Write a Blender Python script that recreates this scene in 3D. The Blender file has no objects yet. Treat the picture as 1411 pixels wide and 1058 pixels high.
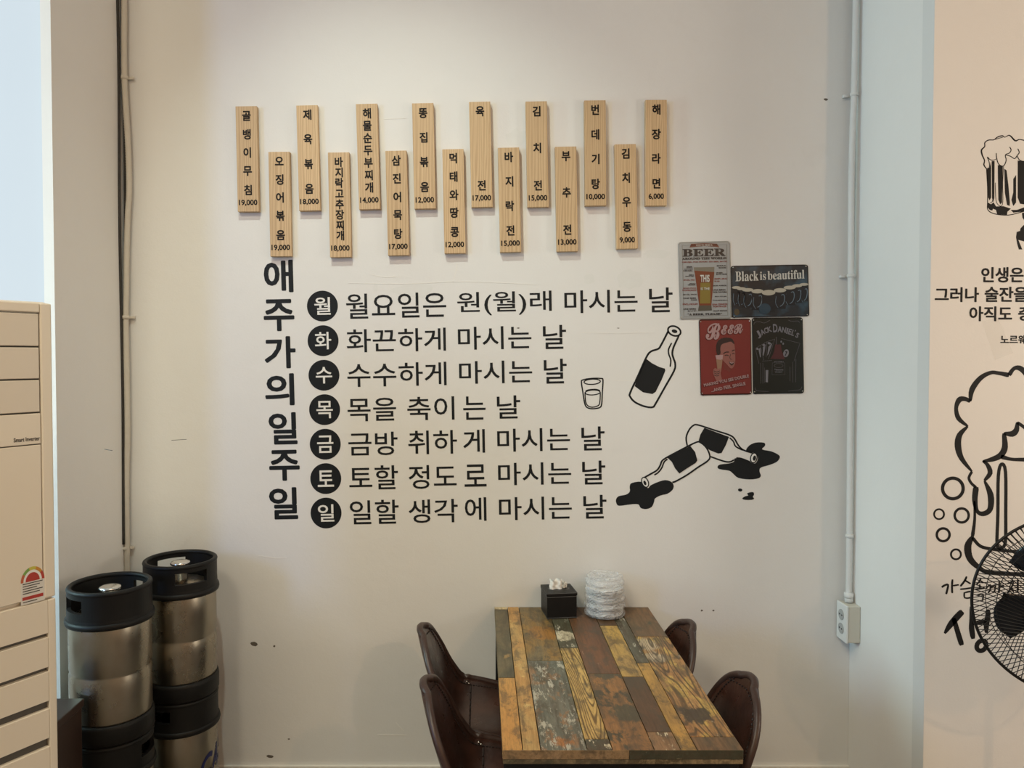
import bpy, bmesh, math, random
from mathutils import Vector, Matrix
from mathutils.geometry import tessellate_polygon

random.seed(7)
SC = bpy.context.scene
COL = SC.collection
PI = math.pi

# ------------------------------------------------------------------ camera
F, PX, PY, PITCH, EYE = 1050.0, 662.0, 518.5, math.radians(1.5), 1.716
cam_d = bpy.data.cameras.new('camera')
cam_d.sensor_width = 36.0
cam_d.lens = F / 1411 * 36
cam_d.shift_x = (705.5 - PX) / 1411
cam_d.shift_y = (PY - 529) / 1411
cam_d.clip_start = 0.05
cam = bpy.data.objects.new('camera', cam_d)
COL.objects.link(cam)
cam.location = (0, 0, EYE)
cam.rotation_euler = (PI / 2 - PITCH, 0, 0)
SC.camera = cam

# ------------------------------------------------------------------ world, lamps, exposure
w = bpy.data.worlds.new('world'); SC.world = w; w.use_nodes = True
w.node_tree.nodes['Background'].inputs[0].default_value = (0.75, 0.85, 1.0, 1)
w.node_tree.nodes['Background'].inputs[1].default_value = 0.3
SC.view_settings.view_transform = 'Standard'
SC.view_settings.look = 'None'
SC.view_settings.gamma = 1
SC.view_settings.use_curve_mapping = False
SC.view_settings.exposure = 0.0

def lamp(name, kind, loc, energy, color, target=None, **kw):
    d = bpy.data.lights.new(name, kind)
    d.energy = energy; d.color = color
    for k, v in kw.items(): setattr(d, k, v)
    o = bpy.data.objects.new(name, d); COL.objects.link(o); o.location = loc
    if target is not None:
        o.rotation_euler = (Vector(target) - Vector(loc)).to_track_quat('-Z', 'Y').to_euler()
    return o
def rgb(*c):                                                 # watts per channel -> energy, colour
    m = max(c); return m, tuple(x / m for x in c)
def lampc(name, kind, loc, watts, target=None, **kw):
    e, c = rgb(*watts); return lamp(name, kind, loc, e, c, target, **kw)
lampc('wall_spot', 'SPOT', (-0.62, 1.4, 4.15), (126, 138, 120), (-.2, 3, 1.35), spot_size=math.radians(64), spot_blend=1, shadow_soft_size=.03)
lampc('pendant_lamp', 'POINT', (2.4, -1.6, 3.5), (82, 50, 26), shadow_soft_size=.06)
lampc('overhead_fill', 'AREA', (-1.6, -.6, 4.2), (108, 92, 66), (-1.6, -.6, 0), shape='RECTANGLE', size=1.2, size_y=1.2)  # unseen overhead area light, added as general fill for the room
lampc('daylight', 'AREA', (-3.45, -.3, 2.3), (10, 19, 38), (1, 2.6, 1.6), shape='RECTANGLE', size=.5, size_y=1.1)
lampc('side_daylight', 'AREA', (-3.4, 2.0, 2.1), (36, 58, 60), (1.45, 2.6, 1.6), shape='RECTANGLE', size=.6, size_y=1.6)
lampc('mural_fill', 'POINT', (3.2, 1.0, 1.75), (58, 53, 45), shadow_soft_size=.35)  # unseen point light, added to brighten the cream mural wall

# ------------------------------------------------------------------ helpers
def P(px, py, Y=3.0):
    """point of the plane at depth Y that the photograph shows at px, py"""
    x = (px - PX) / F; y = -(py - PY) / F
    dy = math.cos(PITCH) + math.sin(PITCH) * y
    dz = -math.sin(PITCH) + math.cos(PITCH) * y
    s = Y / dy
    return Vector((x * s, Y, EYE + dz * s))
def G(px, py, z):
    """point at height z that the photograph shows at px, py"""
    x = (px - PX) / F; y = -(py - PY) / F
    dy = math.cos(PITCH) + math.sin(PITCH) * y
    dz = -math.sin(PITCH) + math.cos(PITCH) * y
    s = (z - EYE) / dz
    return Vector((x * s, dy * s, z))
def crop(x0, y0, s):
    return lambda x, y: (x0 + x / s, y0 + y / s)

def W(o):
    return o.matrix_basis.copy() if o.parent is None else W(o.parent) @ o.matrix_parent_inverse @ o.matrix_basis
def link(o, parent=None):
    COL.objects.link(o)
    if parent is not None:
        o.parent = parent; o.matrix_parent_inverse = W(parent).inverted()
    return o
def tag(o, label=None, cat=None, group=None, kind=None):
    if label: o['label'] = label
    if cat: o['category'] = cat
    if group: o['group'] = group
    if kind: o['kind'] = kind
    return o
def thing(name, loc, label, cat, group=None, rotz=0):
    o = bpy.data.objects.new(name, None); COL.objects.link(o)
    o.empty_display_size = 0.05
    o.location = loc; o.rotation_euler = (0, 0, rotz)
    return tag(o, label, cat, group)
def obj(name, bm, mat, parent=None, smooth=False, recalc=True, local=False):
    """link a bmesh as one object, its origin moved to the middle of the mesh. local: the verts are in the parent's frame"""
    if recalc: bmesh.ops.recalc_face_normals(bm, faces=bm.faces)
    c = Vector((0, 0, 0))
    if bm.verts:
        lo = Vector([min(v.co[i] for v in bm.verts) for i in range(3)])
        hi = Vector([max(v.co[i] for v in bm.verts) for i in range(3)])
        c = (lo + hi) / 2
        bmesh.ops.translate(bm, verts=bm.verts, vec=-c)
    me = bpy.data.meshes.new(name); bm.to_mesh(me); bm.free()
    me.materials.append(mat)
    if smooth:
        for p in me.polygons: p.use_smooth = True
    o = bpy.data.objects.new(name, me); o.location = c
    if local:
        COL.objects.link(o); o.parent = parent
    else:
        link(o, parent)
    return o
def box(bm, x0, x1, y0, y1, z0, z1, bevel=0, m=None):
    r = bmesh.ops.create_cube(bm, size=1)
    vs = r['verts']
    bmesh.ops.scale(bm, vec=(x1 - x0, y1 - y0, z1 - z0), verts=vs)
    bmesh.ops.translate(bm, vec=((x0 + x1) / 2, (y0 + y1) / 2, (z0 + z1) / 2), verts=vs)
    if m is not None: bmesh.ops.transform(bm, matrix=m, verts=vs)
    if bevel:
        es = list({e for v in vs for e in v.link_edges})
        bmesh.ops.bevel(bm, geom=es, offset=bevel, segments=2, profile=.5, affect='EDGES')
    return bm
def tube(bm, pts, r, seg=10, closed=False, cap=True):
    """round bar through pts; r a number or one per point"""
    pts = [Vector(p) for p in pts]; n = len(pts)
    rs = r if isinstance(r, (list, tuple)) else [r] * n
    rings = []; up = None
    for i, p in enumerate(pts):
        a = pts[(i - 1) % n] if (closed or i > 0) else p
        b = pts[(i + 1) % n] if (closed or i < n - 1) else p
        t = (b - a).normalized()
        if up is None:
            up = Vector((0, 0, 1)) if abs(t.z) < .9 else Vector((1, 0, 0))
        s = t.cross(up).normalized(); up = s.cross(t).normalized()
        rings.append([bm.verts.new(p + (s * math.cos(k * 2 * PI / seg) + up * math.sin(k * 2 * PI / seg)) * rs[i]) for k in range(seg)])
    m = n if closed else n - 1
    for i in range(m):
        A, B = rings[i], rings[(i + 1) % n]
        for k in range(seg):
            bm.faces.new((A[k], A[(k + 1) % seg], B[(k + 1) % seg], B[k]))
    if cap and not closed:
        bm.faces.new(rings[0][::-1]); bm.faces.new(rings[-1])
    return bm
def lathe(bm, prof, seg=48, c=(0, 0, 0), closed=False):
    rings = []
    for r, z in prof:
        if r < 1e-6: rings.append([bm.verts.new((c[0], c[1], c[2] + z))])
        else: rings.append([bm.verts.new((c[0] + r * math.cos(k * 2 * PI / seg), c[1] + r * math.sin(k * 2 * PI / seg), c[2] + z)) for k in range(seg)])
    m = len(rings)
    for i in range(m if closed else m - 1):
        A, B = rings[i], rings[(i + 1) % m]
        for k in range(seg):
            k2 = (k + 1) % seg
            if len(A) == 1 and len(B) == 1: continue
            if len(A) == 1: bm.faces.new((A[0], B[k2], B[k]))
            elif len(B) == 1: bm.faces.new((A[k], A[k2], B[0]))
            else: bm.faces.new((A[k], A[k2], B[k2], B[k]))
    return bm
def spline(pts, k=5, closed=False):
    n = len(pts); out = []
    rng = n if closed else n - 1
    for i in range(rng):
        if closed: p0, p1, p2, p3 = pts[(i - 1) % n], pts[i], pts[(i + 1) % n], pts[(i + 2) % n]
        else: p0, p1, p2, p3 = pts[max(i - 1, 0)], pts[i], pts[i + 1], pts[min(i + 2, n - 1)]
        for j in range(k):
            t = j / k
            out.append(tuple(0.5 * (2 * b + (c - a) * t + (2 * a - 5 * b + 4 * c - d) * t * t + (3 * b - a - 3 * c + d) * t ** 3) for a, b, c, d in zip(p0, p1, p2, p3)))
    if not closed: out.append(tuple(pts[-1]))
    return out

# ------------------------------------------------------------------ materials
class NT:
    def __init__(s, name):
        s.m = bpy.data.materials.new(name); s.m.use_nodes = True
        s.t = s.m.node_tree; s.b = s.t.nodes['Principled BSDF']
    def n(s, typ, **kw):
        nd = s.t.nodes.new(typ)
        for k, v in kw.items():
            if k in ('ins',):
                for a, b in v.items(): s.set(nd.inputs[a], b)
            else: setattr(nd, k, v)
        return nd
    def set(s, sock, v):
        if isinstance(v, bpy.types.NodeSocket): s.t.links.new(v, sock)
        else: sock.default_value = v
    def mix(s, fac, a, b, mode='MIX'):
        nd = s.n('ShaderNodeMix', data_type='RGBA', blend_type=mode)
        s.set(nd.inputs[0], fac); s.set(nd.inputs[6], c4(a)); s.set(nd.inputs[7], c4(b))
        return nd.outputs[2]
    def ramp(s, fac, a, b, ca=(0, 0, 0, 1), cb=(1, 1, 1, 1)):
        nd = s.n('ShaderNodeValToRGB'); e = nd.color_ramp.elements
        e[0].position = a; e[0].color = ca; e[1].position = b; e[1].color = cb
        s.set(nd.inputs[0], fac); return nd.outputs[0]
    def coord(s, scale=(1, 1, 1), loc=(0, 0, 0), kind='Object', rot=(0, 0, 0)):
        tc = s.n('ShaderNodeTexCoord'); mp = s.n('ShaderNodeMapping')
        s.t.links.new(tc.outputs[kind], mp.inputs[0])
        mp.inputs['Scale'].default_value = scale; mp.inputs['Location'].default_value = loc; mp.inputs['Rotation'].default_value = rot
        return mp.outputs[0]
    def noise(s, vec, scale, detail=4, rough=.55, dist=0):
        nd = s.n('ShaderNodeTexNoise'); s.set(nd.inputs['Vector'], vec)
        nd.inputs['Scale'].default_value = scale; nd.inputs['Detail'].default_value = detail
        nd.inputs['Roughness'].default_value = rough; nd.inputs['Distortion'].default_value = dist
        return nd.outputs[0]
    def bump(s, h, strength, dist=.01):
        nd = s.n('ShaderNodeBump'); s.set(nd.inputs['Height'], h)
        nd.inputs['Strength'].default_value = strength; nd.inputs['Distance'].default_value = dist
        s.t.links.new(nd.outputs[0], s.b.inputs['Normal'])
def c4(c):
    return c if isinstance(c, bpy.types.NodeSocket) or not isinstance(c, (tuple, list)) or len(c) == 4 else (*c, 1)
def mat(name, col, rough=.5, metal=0, spec=.5, vary=0, vscale=20, bump=0, bscale=200, stretch=(1, 1, 1), coat=0, kind='Object'):
    t = NT(name); b = t.b
    b.inputs['Roughness'].default_value = rough; b.inputs['Metallic'].default_value = metal
    b.inputs['Specular IOR Level'].default_value = spec
    b.inputs['Coat Weight'].default_value = coat
    v = t.coord(stretch, kind=kind)
    nz = t.noise(v, vscale)
    d = tuple(max(0, c * (1 - vary)) for c in col); l = tuple(min(1, c * (1 + vary)) for c in col)
    t.set(b.inputs['Base Color'], t.mix(nz, d, l))
    if bump: t.bump(t.noise(v, bscale, 3), bump, .002)
    return t.m

M = {}
def wall_paint(name, col, seed=0):
    t = NT(name); v = t.coord(loc=(seed, 0, 0))
    n1 = t.noise(v, 1.3, 5, .6); n2 = t.noise(v, 9, 4, .6)
    c = t.mix(t.ramp(n1, .35, .7), tuple(x * .965 for x in col), col)
    c = t.mix(t.ramp(n2, .60, .72), c, tuple(x * .97 for x in col))
    t.set(t.b.inputs['Base Color'], c)
    t.b.inputs['Roughness'].default_value = .62
    t.b.inputs['Specular IOR Level'].default_value = .25
    hb = t.n('ShaderNodeMath', operation='ADD')
    t.set(hb.inputs[0], t.noise(v, 160, 3, .6)); m2 = t.n('ShaderNodeMath', operation='MULTIPLY')
    t.set(m2.inputs[0], t.noise(v, 14, 3, .5)); m2.inputs[1].default_value = 3.0
    t.set(hb.inputs[1], m2.outputs[0])
    t.bump(hb.outputs[0], .12, .003)
    return t.m
M['wall'] = wall_paint('white_wall_paint', (.74, .73, .71))
M['side_wall_lit'] = wall_paint('white_wall_paint_lit', (.84, .82, .79), 3)  # main wall's paint in a lighter copy; stronger light put into the colour
M['mural_wall'] = wall_paint('cream_wall_paint', (.86, .82, .765), 5)
M['far_wall'] = mat('room_wall_paint', (.36, .33, .30), .8)
M['ceiling'] = mat('ceiling_paint', (.5, .48, .46), .8)
M['floor'] = mat('floor_tile', (.20, .18, .16), .5, vary=.15, vscale=3)
M['patch'] = mat('filler_patch', (.70, .695, .67), .75, vary=.04, vscale=30)
M['scuff'] = mat('dark_scuff', (.12, .10, .08), .8)
M['crack'] = mat('raised_crack', (.76, .74, .70), .7)
M['vinyl'] = mat('black_vinyl', (.009, .011, .013), .5, spec=.25, vary=.1)
M['vinyl_white'] = mat('white_vinyl', (.76, .75, .72), .5)
M['brush'] = mat('black_paint', (.012, .011, .011), .6, spec=.25, vary=.2)
M['conduit'] = mat('painted_conduit', (.60, .55, .47), .6, vary=.08, vscale=60)
M['conduit_white'] = mat('white_conduit', (.70, .69, .67), .55, vary=.04)
M['cable'] = mat('dark_cable', (.03, .026, .022), .6, vary=.5, vscale=60)
M['skirt'] = mat('white_skirting', (.74, .71, .65), .5)
M['ink'] = mat('black_ink', (.010, .008, .007), .6, spec=.2)
M['black_metal'] = mat('black_metal', (.008, .008, .008), .4, spec=.35, vary=.2)
M['rubber'] = mat('black_rubber', (.0075, .007, .0065), .5, spec=.3, vary=.3, vscale=25, bump=.15, bscale=120)
M['black_leather'] = mat('black_leatherette', (.006, .006, .0065), .45, spec=.3, vary=.2, bump=.3, bscale=500)
M['tissue'] = mat('tissue_paper', (.85, .84, .80), .9, bump=.4, bscale=60)
M['ac'] = mat('cream_plastic', (.78, .71, .60), .38, vary=.02, vscale=4)
M['ac_dark'] = mat('vent_interior', (.10, .095, .085), .7)
M['ac_vane'] = mat('vane_plastic', (.71, .645, .55), .42, vary=.02)
M['outlet'] = mat('outlet_plastic', (.72, .72, .70), .4)
M['outlet_box'] = mat('outlet_box_plastic', (.58, .55, .47), .5)
M['socket_dark'] = mat('socket_holes', (.06, .06, .06), .6)
M['chrome'] = mat('chrome', (.75, .73, .70), .22, 1)
M['crate'] = mat('dark_brown_wood', (.035, .018, .012), .5, vary=.3)
M['blade'] = mat('fan_blade_plastic', (.014, .018, .024), .25, vary=.1)
M['blue_ink'] = mat('blue_keg_print', (.012, .016, .10), .45)
M['plate_white'] = mat('white_paper_plate', (.82, .81, .80), .6)

def steel():
    t = NT('brushed_keg_steel'); b = t.b
    v = t.coord((1, 1, .12)); v2 = t.coord()
    b.inputs['Metallic'].default_value = 1
    n = t.noise(v2, 7, 6, .65)
    c = t.mix(n, (.28, .24, .185), (.45, .40, .32))
    sc = t.ramp(t.noise(t.coord((1, 1, 6)), 30, 5, .7), .68, .80)
    c = t.mix(sc, c, (.24, .20, .16))
    t.set(b.inputs['Base Color'], c)
    t.set(b.inputs['Roughness'], t.ramp(n, .3, .8, (.22,) * 3 + (1,), (.42,) * 3 + (1,)))
    t.bump(t.noise(v2, 12, 3, .5), .10, .004)
    return t.m
M['steel'] = steel()
def leather():
    t = NT('brown_leather'); b = t.b; v = t.coord()
    n = t.noise(v, 9, 5, .6, .4)
    c = t.mix(t.ramp(n, .3, .72), (.022, .009, .006), (.070, .026, .016))
    t.set(b.inputs['Base Color'], c)
    t.set(b.inputs['Roughness'], t.ramp(t.noise(v, 30, 3), .3, .8, (.26,) * 3 + (1,), (.42,) * 3 + (1,)))
    b.inputs['Coat Weight'].default_value = .25; b.inputs['Coat Roughness'].default_value = .2
    t.bump(t.noise(v, 55, 5, .6, .3), .25, .003)
    return t.m
M['leather'] = leather()
M['leather_rim'] = mat('leather_rim', (.045, .022, .016), .40, vary=.3, vscale=40, bump=.3, bscale=120)
M['stitch'] = mat('dark_stitching', (.02, .010, .007), .6)
M['stud'] = mat('metal_stud', (.6, .55, .5), .25, 1)
def film():
    t = NT('crinkled_clear_film'); b = t.b; v = t.coord((1, 1, 2.4))
    b.inputs['Base Color'].default_value = (.92, .92, .93, 1)
    b.inputs['Roughness'].default_value = .16
    b.inputs['Specular IOR Level'].default_value = .9
    n = t.noise(v, 26, 5, .6, 1.5)
    t.set(b.inputs['Alpha'], t.ramp(n, .4, .7, (.18,) * 3 + (1,), (.62,) * 3 + (1,)))
    t.bump(n, .9, .02)
    return t.m
M['film'] = film()
def clear_tape():
    t = NT('clear_tape'); t.b.inputs['Base Color'].default_value = (.7, .68, .6, 1)
    t.b.inputs['Alpha'].default_value = .10; t.b.inputs['Roughness'].default_value = .25
    return t.m
M['tape'] = clear_tape()
def window_pane():
    t = NT('frosted_daylit_pane')
    v = t.coord((1, 1, .6)); n = t.noise(v, 1.2, 3, .5)
    c = t.mix(n, (.58, .70, .79), (.71, .79, .84))
    t.set(t.b.inputs['Emission Color'], c); t.b.inputs['Emission Strength'].default_value = .88
    t.b.inputs['Base Color'].default_value = (.1, .1, .1, 1); t.b.inputs['Roughness'].default_value = .8; t.b.inputs['Specular IOR Level'].default_value = .1
    return t.m
M['pane'] = window_pane()

def board_wood(i):
    r = random.Random(i)
    t = NT('pine_board'); b = t.b
    v = t.coord((1, 1, .07), (r.random() * 9, r.random() * 9, r.random() * 3), rot=(0, r.uniform(-.04, .04), 0))
    wv = t.n('ShaderNodeTexWave', bands_direction='X'); t.set(wv.inputs['Vector'], v)
    wv.inputs['Scale'].default_value = r.uniform(24, 40); wv.inputs['Distortion'].default_value = 9
    wv.inputs['Detail'].default_value = 3; wv.inputs['Detail Scale'].default_value = 1.2
    k = r.uniform(.93, 1.06)
    base = (.60 * k, .425 * k, .245 * k); dark = (.45 * k, .295 * k, .155 * k)
    c = t.mix(t.ramp(wv.outputs[1], .1, 1.0), base, dark)
    c = t.mix(t.ramp(t.noise(t.coord((1, 1, .3), (i, 0, 0)), 14), .45, .8), c, (.50, .34, .19))
    c2 = t.mix(.85, base, c)
    t.set(b.inputs['Base Color'], c2); b.inputs['Roughness'].default_value = .55
    t.bump(wv.outputs[1], .06, .001)
    return t.m

def plank_mat(seed, a, bcol, c3=None, c3t=.62, grain=.5, gcol=(.05, .03, .015), gscale=60, rings=False, white=None, wt=.68, blobs=()):
    """printed reclaimed-wood look: two blended tones, patches, grain along Y"""
    t = NT('reclaimed_plank'); b = t.b
    v = t.coord((1, .35, 1), (seed * 1.7, seed * .9, 0)); vg = t.coord((1, .06, 1), (seed, seed, 0)); vo = t.coord()
    c = t.mix(t.ramp(t.noise(v, 11, 5, .65, .6), .38, .62), a, bcol)
    if c3: c = t.mix(t.ramp(t.noise(t.coord((1, .5, 1), (seed * 3.1, 0, 0)), 17, 6, .7, .3), c3t, c3t + .05), c, c3)
    for (x, y, r, col) in blobs:
        d = t.n('ShaderNodeVectorMath', operation='DISTANCE'); t.set(d.inputs[0], vo); d.inputs[1].default_value = (x, y, 0)
        nz = t.noise(t.coord((1, .4, 1), (x * 50, 0, 0)), 45, 5, .7)
        mm = t.n('ShaderNodeMath', operation='MULTIPLY_ADD'); t.set(mm.inputs[0], nz); mm.inputs[1].default_value = .09; t.set(mm.inputs[2], d.outputs['Value'])
        c = t.mix(t.ramp(mm.outputs[0], r + .045 - .004, r + .045 + .008, (.9, .9, .9, 1), (0, 0, 0, 1)), c, col)
    if rings:                                                # cathedral grain: contour lines of a stretched noise
        nn = t.noise(t.coord((1, .13, 1), (seed * 2.3, rings, 0)), 9, 1.5, .4, .15)
        mm = t.n('ShaderNodeMath', operation='MULTIPLY'); t.set(mm.inputs[0], nn); mm.inputs[1].default_value = 230
        sn = t.n('ShaderNodeMath', operation='SINE'); t.set(sn.inputs[0], mm.outputs[0])
        c = t.mix(t.ramp(sn.outputs[0], .1, .9, (0, 0, 0, 1), (.8, .8, .8, 1)), c, gcol)
    g = t.noise(vg, gscale, 5, .7)
    c = t.mix(t.ramp(g, .47, .66, (0, 0, 0, 1), (grain, grain, grain, 1)), c, gcol)
    fine = t.noise(t.coord((1, .12, 1), (seed * 4.1, 0, 0)), 170, 4, .75)
    c = t.mix(t.ramp(fine, .50, .70, (0, 0, 0, 1), (.45, .45, .45, 1)), c, gcol)
    c = t.mix(t.ramp(fine, .28, .42, (.28, .28, .28, 1), (0, 0, 0, 1)), c, tuple(min(1, x * 1.5 + .05) for x in a))
    smudge = t.noise(t.coord((1, .45, 1), (0, seed * 2.2, 0)), 26, 5, .7, .4)
    c = t.mix(t.ramp(smudge, .49, .60, (0, 0, 0, 1), (.62, .62, .62, 1)), c, (.07, .055, .035))
    if white: c = t.mix(t.ramp(t.noise(t.coord((1, .28, 1), (seed * 5.3, 1, 0)), 38, 7, .8, .2), wt - .03, wt + .02), c, white)
    bc = t.n('ShaderNodeBrightContrast'); t.set(bc.inputs['Color'], c); bc.inputs['Contrast'].default_value = .05; bc.inputs['Bright'].default_value = .024
    hs = t.n('ShaderNodeHueSaturation'); t.set(hs.inputs['Color'], bc.outputs[0]); hs.inputs['Saturation'].default_value = 1.04
    t.set(b.inputs['Base Color'], hs.outputs[0]); t.b.inputs['Specular IOR Level'].default_value = .35
    t.b.inputs['Roughness'].default_value = .40
    t.bump(g, .12, .001)
    return t.m

# ------------------------------------------------------------------ flat shapes on a wall plane
def slab(bm, pts, Y, th):
    """closed outline (world X,Z pairs) as a thin plate, its face at Y-th"""
    n = len(pts)
    tri = tessellate_polygon([[Vector((p[0], p[1], 0)) for p in pts]])
    f = [bm.verts.new((p[0], Y - th, p[1])) for p in pts]
    for a, b_, c in tri:
        try: bm.faces.new((f[a], f[b_], f[c]))
        except ValueError: pass
    g = [bm.verts.new((p[0], Y, p[1])) for p in pts]
    for i in range(n):
        j = (i + 1) % n
        bm.faces.new((f[i], f[j], g[j], g[i]))
def fix_front(bm):
    for fc in bm.faces:
        fc.normal_update()
def poly(name, lists, Y, m, parent, th=.0006, smooth=0, C=None):
    if not isinstance(lists[0][0], (tuple, list)): lists = [lists]
    bm = bmesh.new()
    for pts in lists:
        if C: pts = [C(*p) for p in pts]
        if smooth: pts = spline(pts, smooth, True)
        pts = [(lambda q: (q.x, q.z))(P(p[0], p[1], Y)) for p in pts]
        slab(bm, pts, Y, th)
    return obj(name, bm, m, parent)
BOLD = 1.32
def ribbon(name, strokes, Y, m, parent, th=.0006, C=None, cs=1.0, smooth=4):
    """strokes: list of (points, width(s), closed)"""
    bm = bmesh.new()
    for st in strokes:
        pts, wd = st[0], st[1]; closed = len(st) > 2 and st[2]
        if C: pts = [C(*p) for p in pts]
        ws = wd if isinstance(wd, (list, tuple)) else [wd] * len(pts)
        q = [(p[0], p[1], ws[i] / cs) for i, p in enumerate(pts)]
        if smooth: q = spline(q, smooth, closed)
        n = len(q); V = []
        for i in range(n):
            a = q[(i - 1) % n] if closed or i else q[i]; b_ = q[(i + 1) % n] if closed or i < n - 1 else q[i]
            dx, dy = b_[0] - a[0], b_[1] - a[1]; L = math.hypot(dx, dy) or 1
            nx, ny = -dy / L, dx / L; h = max(q[i][2], .05) / 2 * BOLD
            if not closed and smooth and len(pts) > 1 and i in (0, n - 1): h *= .75
            e = 0
            cx, cy = q[i][0] + dx / L * e, q[i][1] + dy / L * e
            l, r = P(cx + nx * h, cy + ny * h, Y), P(cx - nx * h, cy - ny * h, Y)
            V.append([bm.verts.new((l.x, Y - th, l.z)), bm.verts.new((r.x, Y - th, r.z)), bm.verts.new((l.x, Y, l.z)), bm.verts.new((r.x, Y, r.z))])
        for i in range(n if closed else n - 1):
            A, B = V[i], V[(i + 1) % n]
            bm.faces.new((A[0], A[1], B[1], B[0])); bm.faces.new((A[0], B[0], B[2], A[2])); bm.faces.new((A[1], A[3], B[3], B[1]))
        if not closed:
            bm.faces.new((V[0][0], V[0][2], V[0][3], V[0][1])); bm.faces.new((V[-1][0], V[-1][1], V[-1][3], V[-1][2]))
    return obj(name, bm, m, parent)
def ell(cx, cy, rx, ry, rot=0, n=28):
    a = math.radians(rot); out = []
    for k in range(n):
        x, y = rx * math.cos(k * 2 * PI / n), ry * math.sin(k * 2 * PI / n)
        out.append((cx + x * math.cos(a) - y * math.sin(a), cy + x * math.sin(a) + y * math.cos(a)))
    return out

_glyph = {}
def glyph(text, off=0.0, res=3):
    """lettering as a mesh centred on its own box, in em units, facing +Z; returns mesh, box"""
    k = (text, off)
    if k in _glyph: return _glyph[k]
    d = bpy.data.curves.new('lettering', 'FONT'); d.body = text; d.size = 1; d.resolution_u = 3 if off else res
    d.extrude = .004; d.fill_mode = 'BOTH'
    o = bpy.data.objects.new('lettering', d); COL.objects.link(o)
    bpy.context.view_layer.update()
    dg = bpy.context.evaluated_depsgraph_get()
    me = bpy.data.meshes.new_from_object(o.evaluated_get(dg))
    bpy.data.objects.remove(o); bpy.data.curves.remove(d)
    if off:                                                  # heavier weight: the letter laid over itself round a small circle
        bm = bmesh.new()
        for k in range(8):
            n0 = len(bm.verts); bm.from_mesh(me); bm.verts.ensure_lookup_table()
            for v in bm.verts[n0:]:
                v.co.x += off * math.cos(k * PI / 4 + .39); v.co.y += off * math.sin(k * PI / 4 + .39); v.co.z += .0005 * k
        bm.to_mesh(me); bm.free()
    xs = [v.co.x for v in me.vertices]; ys = [v.co.y for v in me.vertices]
    bx = (min(xs), max(xs), min(ys), max(ys))
    me.transform(Matrix.Translation((-(bx[0] + bx[1]) / 2, -(bx[2] + bx[3]) / 2, 0)))
    _glyph[k] = (me, bx); return _glyph[k]
_mm = {}
def put(name, text, cx, cy, wpx, hpx, Y, m, parent, off=0, rot=0.0, th=.0006):
    """lettering centred at pixel cx,cy, wpx x hpx pixels, turned rot degrees, on the plane Y"""
    me, bx = glyph(text, off)
    k = (text, off, m.name)
    if k not in _mm:
        me2 = me.copy(); me2.materials.clear(); me2.materials.append(m); _mm[k] = me2
    o = bpy.data.objects.new(name, _mm[k])
    c = P(cx, cy, Y); s = Y / F
    o.location = (c.x, Y - th * .5, c.z)
    o.scale = (wpx * s / (bx[1] - bx[0]), hpx * s / (bx[3] - bx[2]), th / .008)
    o.rotation_euler = (Matrix.Rotation(-math.radians(rot), 4, 'Y') @ Matrix.Rotation(PI / 2, 4, 'X')).to_euler()
    return link(o, parent)
def word(text, x0, y0, x1, y1, Y, m, parent, off=0, rot=1.15, name='letter', adv=.92):
    """each syllable an own object, the whole word fitted in the pixel box x0..x1, y0..y1"""
    a = math.radians(rot)
    items = []; x = 0
    for ch in text:
        me, bx = glyph(ch, off)
        items.append((ch, x + bx[0], x + bx[1], bx[2], bx[3])); x += .323 if ch in '()' else adv
    X0, X1 = min(i[1] for i in items), max(i[2] for i in items)
    Y0, Y1 = min(i[3] for i in items), max(i[4] for i in items)
    wp, hp = x1 - x0, y1 - y0
    W_ = wp - hp * math.sin(a) * .3; H_ = hp - wp * math.sin(a) * .9
    sx, sy = W_ / (X1 - X0), H_ / (Y1 - Y0); cx, cy = (x0 + x1) / 2, (y0 + y1) / 2
    for ch, a0, a1, b0, b1 in items:
        gx = ((a0 + a1) / 2 - (X0 + X1) / 2) * sx; gy = -((b0 + b1) / 2 - (Y0 + Y1) / 2) * sy
        put(name, ch, cx + gx * math.cos(a) + gy * math.sin(a), cy - gx * math.sin(a) + gy * math.cos(a), (a1 - a0) * sx, (b1 - b0) * sy, Y, m, parent, off, rot)

# ================================================================== THE SETTING
WY, MY = 3.0, 2.49            # main wall, mural wall
XL, XR = -1.402, 1.467        # niche side walls
RL, RR, RB, H = -3.6, 3.6, -2.8, 4.3
def struct(name, b, m):
    bm = bmesh.new(); box(bm, *b); o = obj(name, bm, m); return tag(o, kind='structure')
main_wall = struct('wall_back', (XL + .0005, XR - .0005, WY, WY + .12, 0, H), M['wall'])
wl = struct('wall_niche_left', (XL - .034, XL, 2.515, WY + .12, 0, H), M['side_wall_lit'])
wr = struct('wall_niche_right', (XR, XR + .1, MY + .0652, WY + .12, 0, H), M['side_wall_lit'])
mural_wall = struct('wall_mural', (XR, RR, MY, MY + .065, 0, H), M['mural_wall'])
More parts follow.
